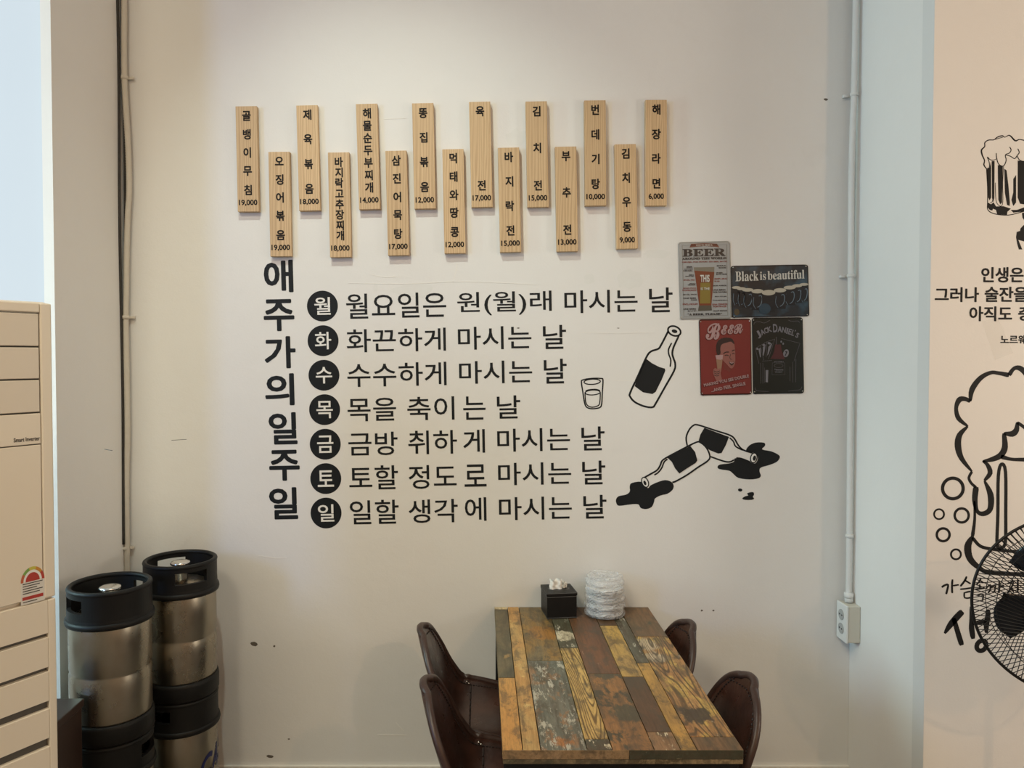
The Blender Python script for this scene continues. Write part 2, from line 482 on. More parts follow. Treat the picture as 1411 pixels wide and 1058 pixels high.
# wall with the frosted window beside the air conditioner
WX0, WX1, WZ0, WZ1 = -2.75, XL - .035, 1.0, 3.5
FW0, FW1 = 2.52, 2.62
struct('wall_front_left', (RL, WX0, FW0, FW1, 0, H), M['wall'])
struct('wall_window_below', (WX0, WX1, FW0, FW1, 0, WZ0), M['wall'])
struct('wall_window_above', (WX0, WX1, FW0, FW1, WZ1, H), M['wall'])
win = bpy.data.objects.new('window_1', None); COL.objects.link(win); win.location = ((WX0 + WX1) / 2, FW0, WZ0); tag(win, kind='structure')
for (a, b_, c, d) in ((WX1 - .006, WX1, WZ0, WZ1), (WX0, WX0 + .03, WZ0, WZ1), (WX0 + .03, WX1 - .03, WZ0, WZ0 + .04), (WX0 + .03, WX1 - .03, WZ1 - .04, WZ1)):
    bm = bmesh.new(); box(bm, a, b_, FW0 + .014, FW0 + .06, c, d, .002); obj('window_frame', bm, M['wall'], win)
bm = bmesh.new(); box(bm, WX0 + .03, WX1 - .006, FW0 + .02, FW0 + .04, WZ0 + .04, WZ1 - .04); obj('pane', bm, M['pane'], win)
struct('wall_left', (RL - .1, RL, RB, 2.62, 0, H), M['far_wall'])
struct('wall_right', (RR, RR + .1, RB, MY, 0, H), M['far_wall'])
struct('wall_rear', (RL, RR, RB - .1, RB, 0, H), M['far_wall'])
struct('floor', (RL - .1, RR + .1, RB - .1, WY + .12, -.1, 0), M['floor'])
struct('ceiling', (RL - .1, RR + .1, RB - .1, WY + .12, H, H + .1), M['ceiling'])
bm = bmesh.new(); box(bm, XL, XR, WY - .012, WY, 0, .088, .002); tag(obj('baseboard_back', bm, M['skirt']), kind='structure')
# plaster edge strips at the mouth of the niche
bm = bmesh.new(); box(bm, XR - .0008, XR - .0001, MY + .0015, MY + .066, 0, H); o = obj('trim_1', bm, M['wall']); tag(o, kind='structure')
# worn spots and filler patches on the main wall: parts of it
for (px, py, rx, ry, rot) in ((1138, 137, 3, 1.6, 5), (350, 887, 5, 3, 10), (378, 890, 1.5, 1.5, 0), (372, 1042, 5, 2, 5), (398, 1018, 1.5, 1, 0), (714, 452, 2, .7, 0), (852, 452, 1.5, .6, 0), (967, 841, 1.4, 1.2, 0), (983, 841, 1.4, 1.2, 0)):
    r = random.Random(px)
    pts = [(x + r.uniform(-.3, .3), y + r.uniform(-.3, .3)) for x, y in ell(px, py, rx, ry, rot, 12)]
    poly('scuff_mark', pts, WY, M['scuff'], main_wall, .0004)
for (px, py, rx, ry) in ((812, 384, 8, 7), (868, 386, 20, 13), (712, 190, 16, 12), (570, 400, 30, 10), (517, 396, 3, 6), (905, 350, 18, 6)):
    r = random.Random(px)
    pts = [(px + (x - px) * k, py + (y - py) * k) for (x, y) in ell(px, py, rx, ry, 0, 16) for k in (r.uniform(.8, 1.15),)]
    poly('filler_patch', pts, WY, M['patch'], main_wall, .0003, smooth=3)
ribbon('hairline_crack', [([(630, 362), (628, 375), (624, 389)], .8), ([(480, 390), (560, 391), (640, 388), (740, 392)], .6), ([(512, 378), (530, 382), (545, 381)], .7),
        ([(800, 458), (840, 459), (900, 458)], .5), ([(845, 524), (875, 525)], .5), ([(355, 765), (380, 769), (395, 768)], .6), ([(520, 1012), (560, 1013)], .7), ([(545, 995), (556, 1007)], .8), ([(530, 164), (560, 163)], .6)], WY, M['crack'], main_wall, .0008)

# ================================================================== TABLE
TZ = .7235
C6 = crop(680, 830, 4.031)
def yv(y): return G(*C6(0, y), TZ).y
TF, TBk = yv(820), WY - .004
TX0, TX1 = .0557, .6640
table = thing('dining_table', ((TX0 + TX1) / 2, (TF + TBk) / 2, 0), 'narrow dining table topped with patchwork reclaimed-look planks, against the white wall', 'table')
U = [0, .084, .159, .352, .457, .631, .741, .809, 1]
OCH, TAN, GREY, DKB, RED, ORG, CRM = (.42, .24, .08), (.50, .33, .13), (.17, .155, .115), (.095, .055, .03), (.18, .085, .04), (.50, .25, .08), (.64, .55, .38)
OLV = (.07, .065, .04)
planks = [
 (0, 1, 25, 37, dict(a=TAN, bcol=CRM)), (0, 1, 37, 417, dict(a=(.17, .13, .07), bcol=OLV, c3=(.30, .19, .08), grain=.5)),
 (0, 1, 417, 820, dict(a=ORG, bcol=(.50, .27, .09), c3=(.32, .13, .04), grain=.25, white=(.62, .42, .2), wt=.74)),
 (1, 2, 25, 820, dict(a=(.46, .30, .12), bcol=(.46, .25, .09), grain=.5, gcol=(.16, .08, .03), c3=(.62, .42, .17), c3t=.58)),
 (2, 3, 25, 322, dict(a=(.28, .16, .05), bcol=(.17, .13, .07), c3=OLV, c3t=.58, grain=.3, white=(.5, .38, .22), wt=.78, blobs=((.02, -.02, .06, (.33, .16, .05)),))),
 (2, 3, 322, 820, dict(a=GREY, bcol=(.12, .125, .095), c3=(.25, .15, .08), c3t=.54, grain=.6, white=(.40, .37, .29), wt=.575, blobs=((.0, -.24, .022, (.36, .15, .05)),))),
 (3, 4, 25, 252, dict(a=OLV, bcol=(.12, .12, .08), grain=.4, white=(.55, .50, .38), wt=.62, blobs=((0, -.10, .045, CRM),))),
 (3, 4, 252, 757, dict(a=(.56, .37, .13), bcol=(.48, .31, .11), rings=.012, grain=.35, gcol=(.07, .035, .012))),
 (3, 4, 757, 820, dict(a=OLV, bcol=DKB, white=CRM, wt=.56)),
 (4, 5, 25, 395, dict(a=(.17, .075, .035), bcol=(.13, .07, .04), c3=(.24, .11, .05), c3t=.6, grain=.6, white=(.34, .20, .13), wt=.66)),
 (4, 5, 395, 820, dict(a=(.31, .155, .06), bcol=(.22, .115, .05), c3=(.075, .06, .035), c3t=.52, grain=.4, blobs=((.03, -.03, .05, OLV), (0, .22, .03, OLV)))),
 (5, 6, 25, 128, dict(a=DKB, bcol=(.14, .08, .04), grain=.5)),
 (5, 6, 128, 410, dict(a=(.52, .33, .10), bcol=(.38, .24, .09), grain=.4, c3=(.22, .15, .06), c3t=.6)),
 (5, 6, 410, 718, dict(a=DKB, bcol=(.12, .065, .035), c3=(.22, .09, .035), c3t=.62, grain=.5, white=(.34, .2, .12), wt=.74)),
 (5, 6, 718, 820, dict(a=(.28, .16, .08), bcol=(.22, .13, .07), white=CRM, wt=.58, grain=.5)),
 (6, 7, 25, 335, dict(a=GREY, bcol=OLV, grain=.7, white=(.50, .47, .38), wt=.60)),
 (6, 7, 335, 820, dict(a=(.47, .27, .08), bcol=(.36, .21, .07), grain=.35, c3=(.18, .13, .06), c3t=.62)),
 (7, 8, 25, 187, dict(a=(.20, .11, .055), bcol=(.13, .085, .045), c3=OLV, c3t=.60, grain=.5)),
 (7, 8, 187, 745, dict(a=(.44, .25, .10), bcol=(.36, .18, .07), c3=(.52, .34, .10), c3t=.52, grain=.75, gcol=(.06, .04, .02), gscale=75, white=(.55, .46, .32), wt=.66, rings=.03,
                       blobs=((-.045, .28, .05, (.50, .40, .27)), (-.03, .17, .04, (.5, .40, .27)), (-.012, -.235, .045, (.035, .03, .026))))),
 (7, 8, 745, 820, dict(a=(.24, .13, .06), bcol=(.15, .10, .055), grain=.6)),
]
for i, (ua, ub, ya, yb, kw) in enumerate(planks):
    bm = bmesh.new(); g = .0011
    x0, x1 = TX0 + (TX1 - TX0) * U[ua], TX0 + (TX1 - TX0) * U[ub]
    y1, y0 = (TBk if ya == 25 else yv(ya)), yv(yb)
    box(bm, x0 + (g if ua else 0), x1 - (g if ub < 8 else 0), y0 + (g if yb < 820 else .0008), y1 - g, TZ - .012, TZ - random.random() * .0003, .0009)
    obj('plank', bm, plank_mat(i + 1, **kw), table)
bm = bmesh.new(); box(bm, TX0 + .001, TX1 - .001, TF + .003, TBk - .001, TZ - .022, TZ - .0122)
obj('core_board', bm, mat('dark_joint', (.02, .013, .008), .7), table)
xs = TX0 + (TX1 - TX0) * (752 - 47) / 1341
for (a, b_, kw) in ((TX0, xs, dict(a=(.30, .20, .11), bcol=(.25, .16, .08), grain=.3)), (xs, TX1, dict(a=OLV, bcol=(.045, .045, .028), c3=(.20, .17, .10), c3t=.60, grain=.5))):
    bm = bmesh.new(); box(bm, a + .0006, b_ - .0006, TF - .0004, TF + .0028, TZ - .0235, TZ - .0006, .0005)
    o = obj('edge_band', bm, plank_mat(31 + int(a * 10), **kw), table)
bm = bmesh.new(); box(bm, TX0 + .001, TX1 - .001, TF + .0005, TBk, TZ - .036, TZ - .0245, .0006)
obj('lower_edge', bm, plank_mat(44, a=(.30, .22, .12), bcol=OLV, c3=(.10, .075, .04), c3t=.52, grain=.4, white=CRM, wt=.66), table)
bm = bmesh.new(); box(bm, TX0, TX0 + .0006, TF + .004, TBk, TZ - .0235, TZ - .001)
box(bm, TX1 - .0006, TX1, TF + .004, TBk, TZ - .0235, TZ - .001)
obj('side_band', bm, mat('side_band_wood', (.30, .19, .08), .45, vary=.4, vscale=15), table)
bm = bmesh.new()
for (a, b_, c, d) in ((TX0 + .004, TX1 - .004, TF + .02, TF + .05), (TX0 + .004, TX1 - .004, TBk - .05, TBk - .02), (TX0 + .004, TX0 + .034, TF + .05, TBk - .05), (TX1 - .034, TX1 - .004, TF + .05, TBk - .05)):
    box(bm, a, b_, c, d, TZ - .066, TZ - .0365, .001)
obj('apron_frame', bm, M['black_metal'], table)
for x in (TX0 + .004, TX1 - .034):
    for y in (TF + .02, TBk - .05):
        bm = bmesh.new(); box(bm, x, x + .03, y, y + .03, 0, TZ - .067, .001); obj('leg', bm, M['black_metal'], table)

# ================================================================== CHAIRS
def hw(v):
    base = .195 + .010 * math.sin(min(v, .6) / .6 * PI)
    if v > .60: base -= .03 * ((v - .60) / .40)
    if v > .74: base *= (1 - ((v - .74) / .272) ** 2.4) ** .5
    if v < .10: base *= .80 + .20 * (1 - ((.10 - v) / .10) ** 2) ** .5
    return max(base, .015)
PROF = spline([(.17, .435), (.08, .442), (-.02, .438), (-.11, .440), (-.165, .475), (-.195, .545), (-.222, .645), (-.243, .715), (-.256, .757)], 4)
def prof(v):
    L = [0]
    for a, b_ in zip(PROF, PROF[1:]): L.append(L[-1] + math.hypot(b_[0] - a[0], b_[1] - a[1]))
    s = v * L[-1]
    for i in range(len(PROF) - 1):
        if s <= L[i + 1] or i == len(PROF) - 2:
            t = (s - L[i]) / (L[i + 1] - L[i]); a, b_ = PROF[i], PROF[i + 1]
            tx, tz = b_[0] - a[0], b_[1] - a[1]; l = math.hypot(tx, tz)
            return a[0] + tx * t, a[1] + tz * t, tz / l, -tx / l   # point, inner normal
def shell_pt(u, v, off=0):
    x, z, nx, nz = prof(v)
    nx, nz = (nx, nz) if nz > 0 or nx > 0 else (-nx, -nz)
    curl = .018 + .055 * math.exp(-((v - .45) / .26) ** 2)
    if v > .8: curl *= 1 - (v - .8) * 1.5
    k = curl * abs(u) ** 2.4 + off
    crown = .016 * (1 - u * u) * max(0, (v - .80) / .20) ** 2      # rounded top edge
    return Vector((x + nx * k - .3 * crown, hw(v) * u, z + nz * k + crown))
def chair(loc, rotz, label):
    t = thing('leather_chair', loc, label, 'chair', 'brown leather bucket chairs at the patchwork table', rotz)
    NU, NV = 20, 52
    bm = bmesh.new()
    vs = [1 - (1 - j / NV) ** 1.5 for j in range(NV + 1)]
    g1 = [[bm.verts.new(shell_pt(-1 + 2 * i / NU, v, .008)) for i in range(NU + 1)] for v in vs]
    g2 = [[bm.verts.new(shell_pt(-1 + 2 * i / NU, v, -.010)) for i in range(NU + 1)] for v in vs]
    for G_, fl in ((g1, 1), (g2, 0)):
        for j in range(NV):
            for i in range(NU):
                bm.faces.new((G_[j][i], G_[j][i + 1], G_[j + 1][i + 1], G_[j + 1][i]))
    edge = [(j, 0) for j in range(NV + 1)] + [(NV, i) for i in range(1, NU + 1)] + [(j, NU) for j in range(NV - 1, -1, -1)] + [(0, i) for i in range(NU - 1, 0, -1)]
    for k in range(len(edge)):
        a, b_ = edge[k], edge[(k + 1) % len(edge)]
        bm.faces.new((g1[a[0]][a[1]], g1[b_[0]][b_[1]], g2[b_[0]][b_[1]], g2[a[0]][a[1]]))
    obj('seat_shell', bm, M['leather'], t, True, local=True)
    bm = bmesh.new()
    pts = [shell_pt(-1 + 2 * i / NU, vs[j], 0) for (j, i) in edge]
    tube(bm, pts, .0115, 8, closed=True)
    obj('rolled_rim', bm, M['leather_rim'], t, True, local=True)
    bm = bmesh.new()
    for sgn in (-1, 1):                                        # stitches just inside the rim
        for k in range(56):
            v = .05 + .90 * k / 55
            h = hw(v); u = sgn * (1 - .030 / h)
            a, b_ = shell_pt(u, v, .0095), shell_pt(u, v + .009, .0095)
            tube(bm, [a, b_], .0022, 5)
    for k in range(13):
        u = -.84 + 1.68 * k / 12
        a, b_ = shell_pt(u, .955 - .02 * abs(u), .0095), shell_pt(u + .05, .955 - .02 * abs(u + .05), .0095)
        tube(bm, [a, b_], .0022, 5)
    obj('stitching', bm, M['stitch'], t, False, local=True)
    bm = bmesh.new()
    for k in range(12):                                       # seam across the bend
        a, b_ = shell_pt(-.85 + 1.7 * k / 12, .40, .010), shell_pt(-.85 + 1.7 * (k + .8) / 12, .40, .010)
        tube(bm, [a, b_], .003, 5)
    obj('seam', bm, M['stitch'], t, False, local=True)
    for (v, u) in ((.44, -.86), (.47, -.88), (.44, .86), (.47, .88)):
        bm = bmesh.new(); bmesh.ops.create_uvsphere(bm, u_segments=8, v_segments=6, radius=.0045)
        bmesh.ops.translate(bm, verts=bm.verts, vec=shell_pt(u, v, .011)); obj('stud', bm, M['stud'], t, True, local=True)
    for sx in (1, -1):
        for sy in (1, -1):
            bm = bmesh.new(); tube(bm, [(.10 * sx - .01, .11 * sy, .428), (.155 * sx - .03 * (sx < 0), .17 * sy, .005)], .011, 10)
            obj('leg', bm, M['black_metal'], t, True, local=True)
    bm = bmesh.new(); tube(bm, [(.09, .11, .42), (-.11, .11, .42), (-.11, -.11, .42), (.09, -.11, .42)], .009, 8, closed=True)
    obj('seat_frame', bm, M['black_metal'], t, True, local=True)
    for sy in (1, -1):
        bm = bmesh.new(); tube(bm, [(.128, .142 * sy, .20), (-.144, .142 * sy, .20)], .007, 8)
        obj('stretcher', bm, M['black_metal'], t, True, local=True)
    return t
chair((.050, 2.63, 0), 0, 'brown leather bucket chair tucked in under the table beside the wall, on the keg side')
chair((.095, 2.185, 0), 0, 'brown leather bucket chair nearer the table front, on the keg side, seat interior showing')
chair((.487, 2.665, 0), PI, 'brown leather bucket chair next to the wall on the outlet side of the table')
chair((.538, 2.21, 0), PI, 'brown leather bucket chair by the table front on the outlet side, stitched backrest facing in')

# ================================================================== KEGS
KH, KR = .49, .130
def keg(x, y, z, rz, label, text_ang=None):
    t = thing('beer_keg', (x, y, z), label, 'keg', 'stacked steel beer kegs', rz)
    R = KR
    bm = bmesh.new()
    prof_ = [(0, .055), (R - .03, .05), (R - .012, .058), (R - .006, .07), (R - .006, .205), (R - .009, .211), (R - .009, .219), (R - .006, .225), (R - .006, .37), (R - .014, .388), (R - .05, .405), (.05, .412), (0, .414)]
    lathe(bm, prof_, 64); obj('body', bm, M['steel'], t, True, local=True)
    bm = bmesh.new(); lathe(bm, [(R - .022, .0), (R - .004, .0), (R + .001, .006), (R + .001, .052), (R - .001, .062), (R - .008, .066), (R - .022, .05)], 64, closed=True)
    obj('bottom_ring', bm, M['rubber'], t, True, local=True)
    # collar: wall with hand holes
    bm = bmesh.new(); N = 96; zs = [.378, .398, .421, .463, .472, KH - .006]
    rad = [R + .0005, R - .002, R - .003, R - .003, R - .003, R - .003]
    def hole(k, j):
        a = (k + .5) * 360 / N % 180
        return j == 2 and 63 < a < 117
    grid_o = [[bm.verts.new((r * math.cos(k * 2 * PI / N), r * math.sin(k * 2 * PI / N), z)) for k in range(N)] for r, z in zip(rad, zs)]
    grid_i = [[bm.verts.new(((r - .013) * math.cos(k * 2 * PI / N), (r - .013) * math.sin(k * 2 * PI / N), z)) for k in range(N)] for r, z in zip(rad, zs)]
    NZ = len(zs) - 1
    for j in range(NZ):
        for k in range(N):
            k2 = (k + 1) % N
            if not hole(k, j):
                bm.faces.new((grid_o[j][k], grid_o[j][k2], grid_o[j + 1][k2], grid_o[j + 1][k]))
                bm.faces.new((grid_i[j][k], grid_i[j + 1][k], grid_i[j + 1][k2], grid_i[j][k2]))
                if hole((k - 1) % N, j): bm.faces.new((grid_o[j][k], grid_i[j][k], grid_i[j + 1][k], grid_o[j + 1][k]))
                if hole((k + 1) % N, j): bm.faces.new((grid_o[j][k2], grid_i[j][k2], grid_i[j + 1][k2], grid_o[j + 1][k2]))
            else:
                bm.faces.new((grid_o[j][k], grid_o[j][k2], grid_i[j][k2], grid_i[j][k]))
                bm.faces.new((grid_o[j + 1][k], grid_o[j + 1][k2], grid_i[j + 1][k2], grid_i[j + 1][k]))
    for k in range(N):
        k2 = (k + 1) % N
        bm.faces.new((grid_o[0][k], grid_o[0][k2], grid_i[0][k2], grid_i[0][k]))
    obj('collar', bm, M['rubber'], t, False, local=True)
    bm = bmesh.new(); tube(bm, [((R - .0095) * math.cos(k * 2 * PI / 64), (R - .0095) * math.sin(k * 2 * PI / 64), KH - .0095) for k in range(64)], .0085, 10, closed=True)
    obj('rolled_lip', bm, M['rubber'], t, True, local=True)
    bm = bmesh.new(); lathe(bm, [(R - .006, .368), (R + .003, .370), (R + .005, .378), (R + .003, .388), (R - .006, .390)], 64, closed=True)
    obj('flange', bm, M['rubber'], t, True, local=True)
    bm = bmesh.new(); lathe(bm, [(0, .479), (.022, .478), (.032, .475), (.036, .469), (.032, .464), (.026, .461), (.026, .405), (0, .405)], 40)
    v = obj('valve', bm, M['chrome'], t, True, local=True)
    bm = bmesh.new(); box(bm, -.027, .027, -.0018, .0018, .479, .4805, .0006); obj('valve_slot', bm, M['socket_dark'], v, local=True)
    if text_ang is not None:                                   # name printed round the body
        x = 0.0
        for ch in 'CASS':
            me, bx = glyph(ch, .03)
            bm = bmesh.new(); bm.from_mesh(me)
            bmesh.ops.triangulate(bm, faces=bm.faces)
            bmesh.ops.subdivide_edges(bm, edges=[e for e in bm.edges if e.calc_length() > .12], cuts=3)
            for v_ in bm.verts:
                h = v_.co.y * .085 / (bx[3] - bx[2]); s = x + v_.co.x * .052 / (bx[1] - bx[0]) + h * .22
                ang = text_ang - rz + s / (R - .006); rr = R - .006 + .0006 + v_.co.z * .08
                v_.co = Vector((rr * math.sin(ang), -rr * math.cos(ang), .235 + h + s * .22))
            obj('printed_letter', bm, M['blue_ink'], t, False, local=True)
            x += .058
    return t
RXK, RYK, FXK, FYK = -1.100, 2.775, -1.212, 2.475
HO = math.radians(39)
keg(RXK, RYK, 0, math.radians(-23), 'steel keg at the bottom of the stack by the wall, blue lettering on it', math.radians(62))
keg(RXK, RYK, KH, HO, 'steel beer keg on top of the stack nearer the wall, hand hole facing the room', math.radians(-125))
keg(FXK, FYK, 0, math.radians(95), 'steel keg at the bottom of the stack beside the air conditioner')
keg(FXK, FYK, KH, math.radians(-40), 'scratched beer keg topping the stack beside the air conditioner')
# dark low box between kegs and air conditioner
t = thing('wooden_crate', (-1.33, 2.24, 0), 'low dark brown wooden box between the kegs and the air conditioner', 'box')
bm = bmesh.new(); box(bm, -1.392, -1.235, 2.125, 2.335, 0, .63, .004)
obj('box_body', bm, M['crate'], t)
bm = bmesh.new(); box(bm, -1.398, -1.230, 2.120, 2.340, .631, .655, .003)
obj('lid', bm, M['crate'], t)

# ================================================================== AIR CONDITIONER
AR = math.radians(58)
ac = thing('air_conditioner', (-1.083, 1.93, 0), 'tall cream floor standing air conditioner with louvred front beneath the bright window', 'air conditioner', None, AR)
AH = 1.853
bm = bmesh.new(); box(bm, -.50, 0, .012, .34, .02, AH, .010); obj('cabinet', bm, M['ac'], ac, local=True)
bm = bmesh.new(); box(bm, -.50, 0, .02, .33, 0, .0195, .002); obj('plinth', bm, M['ac_dark'], ac, local=True)
bm = bmesh.new()
box(bm, -.030, -.001, 0.0, .0118, 1.105, AH - .004, .004); box(bm, -.499, -.470, 0.0, .0118, 1.105, AH - .004, .004); box(bm, -.4695, -.0305, 0.0, .0118, AH - .028, AH - .004, .003)
obj('front_frame', bm, M['ac'], ac, local=True)
bm = bmesh.new(); box(bm, -.4695, -.0305, .0095, .0118, 1.49, AH - .03); obj('outlet_recess', bm, M['ac_dark'], ac, local=True)
for z1, z0 in ((1.822, 1.742), (1.738, 1.661), (1.657, 1.578)):
    bm = bmesh.new(); box(bm, -.467, -.033, .0015, .0093, z0, z1, .0015); tag(obj('vane', bm, M['ac_vane'], ac, local=True))
bm = bmesh.new(); box(bm, -.468, -.032, .0008, .0118, 1.498, 1.574, .0015); dp = obj('badge_panel', bm, M['ac'], ac, local=True)
bm = bmesh.new(); box(bm, -.468, -.032, .0012, .0118, 1.112, 1.4955, .0015); fp = obj('front_panel', bm, M['ac'], ac, local=True)
# lower grille: boards with slanted gaps between them
zz = [1.100, 1.0165, .9300, .8435, .7485, .650, .550, .450, .350, .250, .150]
hs = [.012, .013, .022, .024, .026, .026, .026, .026, .026, .026]
bm = bmesh.new(); box(bm, -.475, -.022, .0105, .0118, .06, 1.095); obj('grille_recess', bm, M['ac_dark'], ac, local=True)
bm = bmesh.new(); box(bm, -.0215, -.001, 0.0, .0118, .03, 1.101, .003); box(bm, -.499, -.4755, 0.0, .0118, .03, 1.101, .003)
obj('grille_frame', bm, M['ac'], ac, local=True)
for i in range(len(zz) - 1):
    top = zz[i] - (hs[i - 1] if i else 0); bot = zz[i + 1]
    bm = bmesh.new()
    pts = [(.0, top), (.0, bot), (.0098, bot + .008), (.0098, top + .0025)]
    A = [bm.verts.new((-.475, y, z)) for y, z in pts]; B = [bm.verts.new((-.0220, y, z)) for y, z in pts]
    for k in range(4): bm.faces.new((A[k], A[(k + 1) % 4], B[(k + 1) % 4], B[k]))
    bm.faces.new(A[::-1]); bm.faces.new(B)
    obj('louvre', bm, M['ac'], ac, local=True)
bm = bmesh.new(); box(bm, -.475, -.022, 0, .0105, .03, .148, .001); obj('kick_panel', bm, M['ac'], ac, local=True)
def on_face(text, cx, cz, w_, h_, y, m, parent, off=0, name='lettering'):
    """flat lettering on the air conditioner's front; local frame of ac"""
    me, bx = glyph(text, off); me2 = me.copy(); me2.materials.clear(); me2.materials.append(m)
    o = bpy.data.objects.new(name, me2)
    L = Matrix.Translation((cx, y - .0003, cz)) @ Matrix.Rotation(PI / 2, 4, 'X') @ Matrix.Diagonal((w_ / (bx[1] - bx[0]), h_ / (bx[3] - bx[2]), .05, 1))
    COL.objects.link(o); o.parent = parent
    o.matrix_basis = W(parent).inverted() @ W(ac) @ L
    return o
M['ac_text'] = mat('dark_grey_print', (.05, .045, .04), .5)
on_face('Smart Inverter', -.066, 1.512, .062, .0105, .0008, M['ac_text'], ac, .02)
def acx(px): # local x of the front face seen at px
    k = (px - PX) / F
    cx, sx = math.cos(AR), math.sin(AR)
    return (k * 1.93 + 1.083) / (cx - k * sx)
lx0, lx1 = acx(24), acx(57)
lz0, lz1 = 1.100 + .006, 1.197
lab = bmesh.new(); box(lab, lx0, lx1, .0008, .0012, 1.103, 1.160)
lab = obj('energy_label', lab, mat('label_white', (.72, .70, .66), .4), ac, local=True)
def ac_arc(name, r0, r1, a0, a1, m, cz=1.158, y=.0006):
    bm = bmesh.new(); cx = (lx0 + lx1) / 2; rx = (lx1 - lx0) / 2; rz = .036; n = 12
    A = []
    for k in range(n + 1):
        a = math.radians(a0 + (a1 - a0) * k / n)
        A.append((bm.verts.new((cx + rx * r0 * math.cos(a), y, cz + rz * r0 * math.sin(a))), bm.verts.new((cx + rx * r1 * math.cos(a), y, cz + rz * r1 * math.sin(a)))))
    for (a, b_), (c, d) in zip(A, A[1:]):
        if r0 > 0: bm.faces.new((a, b_, d, c))
        else: bm.faces.new((a, b_, d))
    o = obj(name, bm, m, ac, recalc=False, local=True)
    o.matrix_basis = W(lab).inverted() @ W(ac) @ o.matrix_basis; o.parent = lab
rd = mat('label_red', (.42, .04, .03), .4)
ac_arc('gauge_back', 0, 1.0, 0, 180, M['plate_white'], y=.0009)
for a0, a1, cc in ((0, 36, (.45, .05, .03)), (36, 72, (.55, .25, .04)), (72, 108, (.55, .50, .08)), (108, 144, (.20, .38, .08)), (144, 180, (.5, .12, .05))):
    ac_arc('gauge_segment', .78, 1.0, a0, a1, mat('gauge_tone', cc, .4))
ac_arc('gauge_dial', 0, .60, 0, 180, rd)
def labbox(x0, x1, z0, z1, m, name):
    bm = bmesh.new(); box(bm, x0, x1, .0005, .0008, z0, z1); o = obj(name, bm, m, ac, local=True)
    o.matrix_basis = W(lab).inverted() @ W(ac) @ o.matrix_basis; o.parent = lab
dx = lx1 - lx0
labbox(lx0 + dx * .06, lx1 - dx * .06, 1.114, 1.122, rd, 'red_bar')
for k, z in enumerate((1.153, 1.147, 1.141, 1.135, 1.129, 1.108)):
    labbox(lx0 + dx * .08, lx1 - dx * (.08 + .12 * (k % 3)), z, z + .0022, M['ac_text'], 'print_line')

# ================================================================== CABLES, OUTLET
def yclamp(name, p, r, m, parent, side):
    bm = bmesh.new(); lathe(bm, [(r + .001, -.007), (r + .004, -.006), (r + .004, .006), (r + .001, .007)], 20, (0, 0, 0), closed=True)
    bmesh.ops.translate(bm, verts=bm.verts, vec=p)
    box(bm, p[0] + (r if side > 0 else -r - .022), p[0] + (r + .022 if side > 0 else -r), p[1] + r * .2, p[1] + r + .002, p[2] - .005, p[2] + .005, .001)
    o = obj(name, bm, m, parent, True)
    return o
lc = thing('corner_conduit', (-1.37, 2.98, 0), 'wavy painted corrugated cable tube running down the wall corner to the kegs', 'conduit')
pts_px = [(171, -30), (171.2, 20), (171, 60), (171.5, 107), (173, 140), (176.5, 200), (178, 260), (176, 300), (174.5, 350), (174, 400), (173.5, 437), (174, 480), (175, 540), (175.5, 600), (174.5, 650), (173.5, 700), (172.5, 755), (173, 800), (172, 860), (171, 930)]
cp = [P(x, y, 2.982) for x, y in pts_px]
cp = [Vector((max(c.x, -1.392), c.y, c.z)) for c in cp]
sm = [Vector(p) for p in spline([tuple(c) for c in cp], 34)]
bm = bmesh.new(); tube(bm, sm, [.0104 + .0012 * (k % 2) for k in range(len(sm))], 10)
obj('corrugated_tube', bm, M['conduit'], lc, True)
for y in (107, 437, 755):
    c = P({107: 171.8, 437: 173.5, 755: 172.5}[y], y, 2.982); yclamp('clamp', c, .0105, M['conduit'], lc, 1)
bc = thing('black_cable', (-1.395, 2.99, 0), 'thin dark cable squeezed into the corner behind the painted conduit', 'cable')
bm = bmesh.new()
q = [(-1.3985, 2.972 + .004 * math.sin(z * 5), z) for z in [.98 + k * .1 for k in range(33)]]
tube(bm, spline([tuple(a) for a in q], 3), .0055, 8); obj('cable_strand', bm, M['cable'], bc, True)
bm = bmesh.new()
q = [(-1.390 + .004 * math.sin(z * 3), 2.991, z) for z in [.98 + k * .1 for k in range(33)]]
tube(bm, spline([tuple(a) for a in q], 3), .0045, 8); obj('cable_strand', bm, M['cable'], bc, True)

rc = thing('wall_conduit', (XR - .02, 2.975, .74), 'white cable tube running down the corner into the double wall socket', 'conduit')
pr = [(1180, -30), (1179, 30), (1178, 80), (1177, 130), (1175, 180), (1173.5, 240), (1172.8, 320), (1172.5, 380), (1172.5, 450), (1172, 520), (1171.5, 600), (1171, 680), (1170.5, 738), (1170, 790), (1169.5, 822)]
q = [P(x, y, 2.968) for x, y in pr]
q = [Vector((min(c.x, XR - .0125), c.y, c.z)) for c in q]
bm = bmesh.new(); tube(bm, spline([tuple(c) for c in q], 4), .0115, 12); obj('tube', bm, M['conduit_white'], rc, True)
for y, sd in ((130, -1), (380, -1), (738, 1)):
    i = [a[1] for a in pr].index(y); c = q[i]
    bm = bmesh.new(); lathe(bm, [(.0115, -.007), (.0150, -.006), (.0150, .006), (.0115, .007)], 20, closed=True); bmesh.ops.translate(bm, verts=bm.verts, vec=c)
    if sd < 0: box(bm, c.x - .032, c.x - .011, 2.984, 2.9995, c.z - .005, c.z + .005, .001)
    obj('clamp', bm, M['conduit_white'], rc, True)
ob = thing('wall_socket', (XR - .027, 2.955, .62), 'beige surface mounted double wall socket at the foot of the white conduit', 'socket')
zt, zb = P(1184, 836, 2.915).z, P(1184, 886, 2.915).z
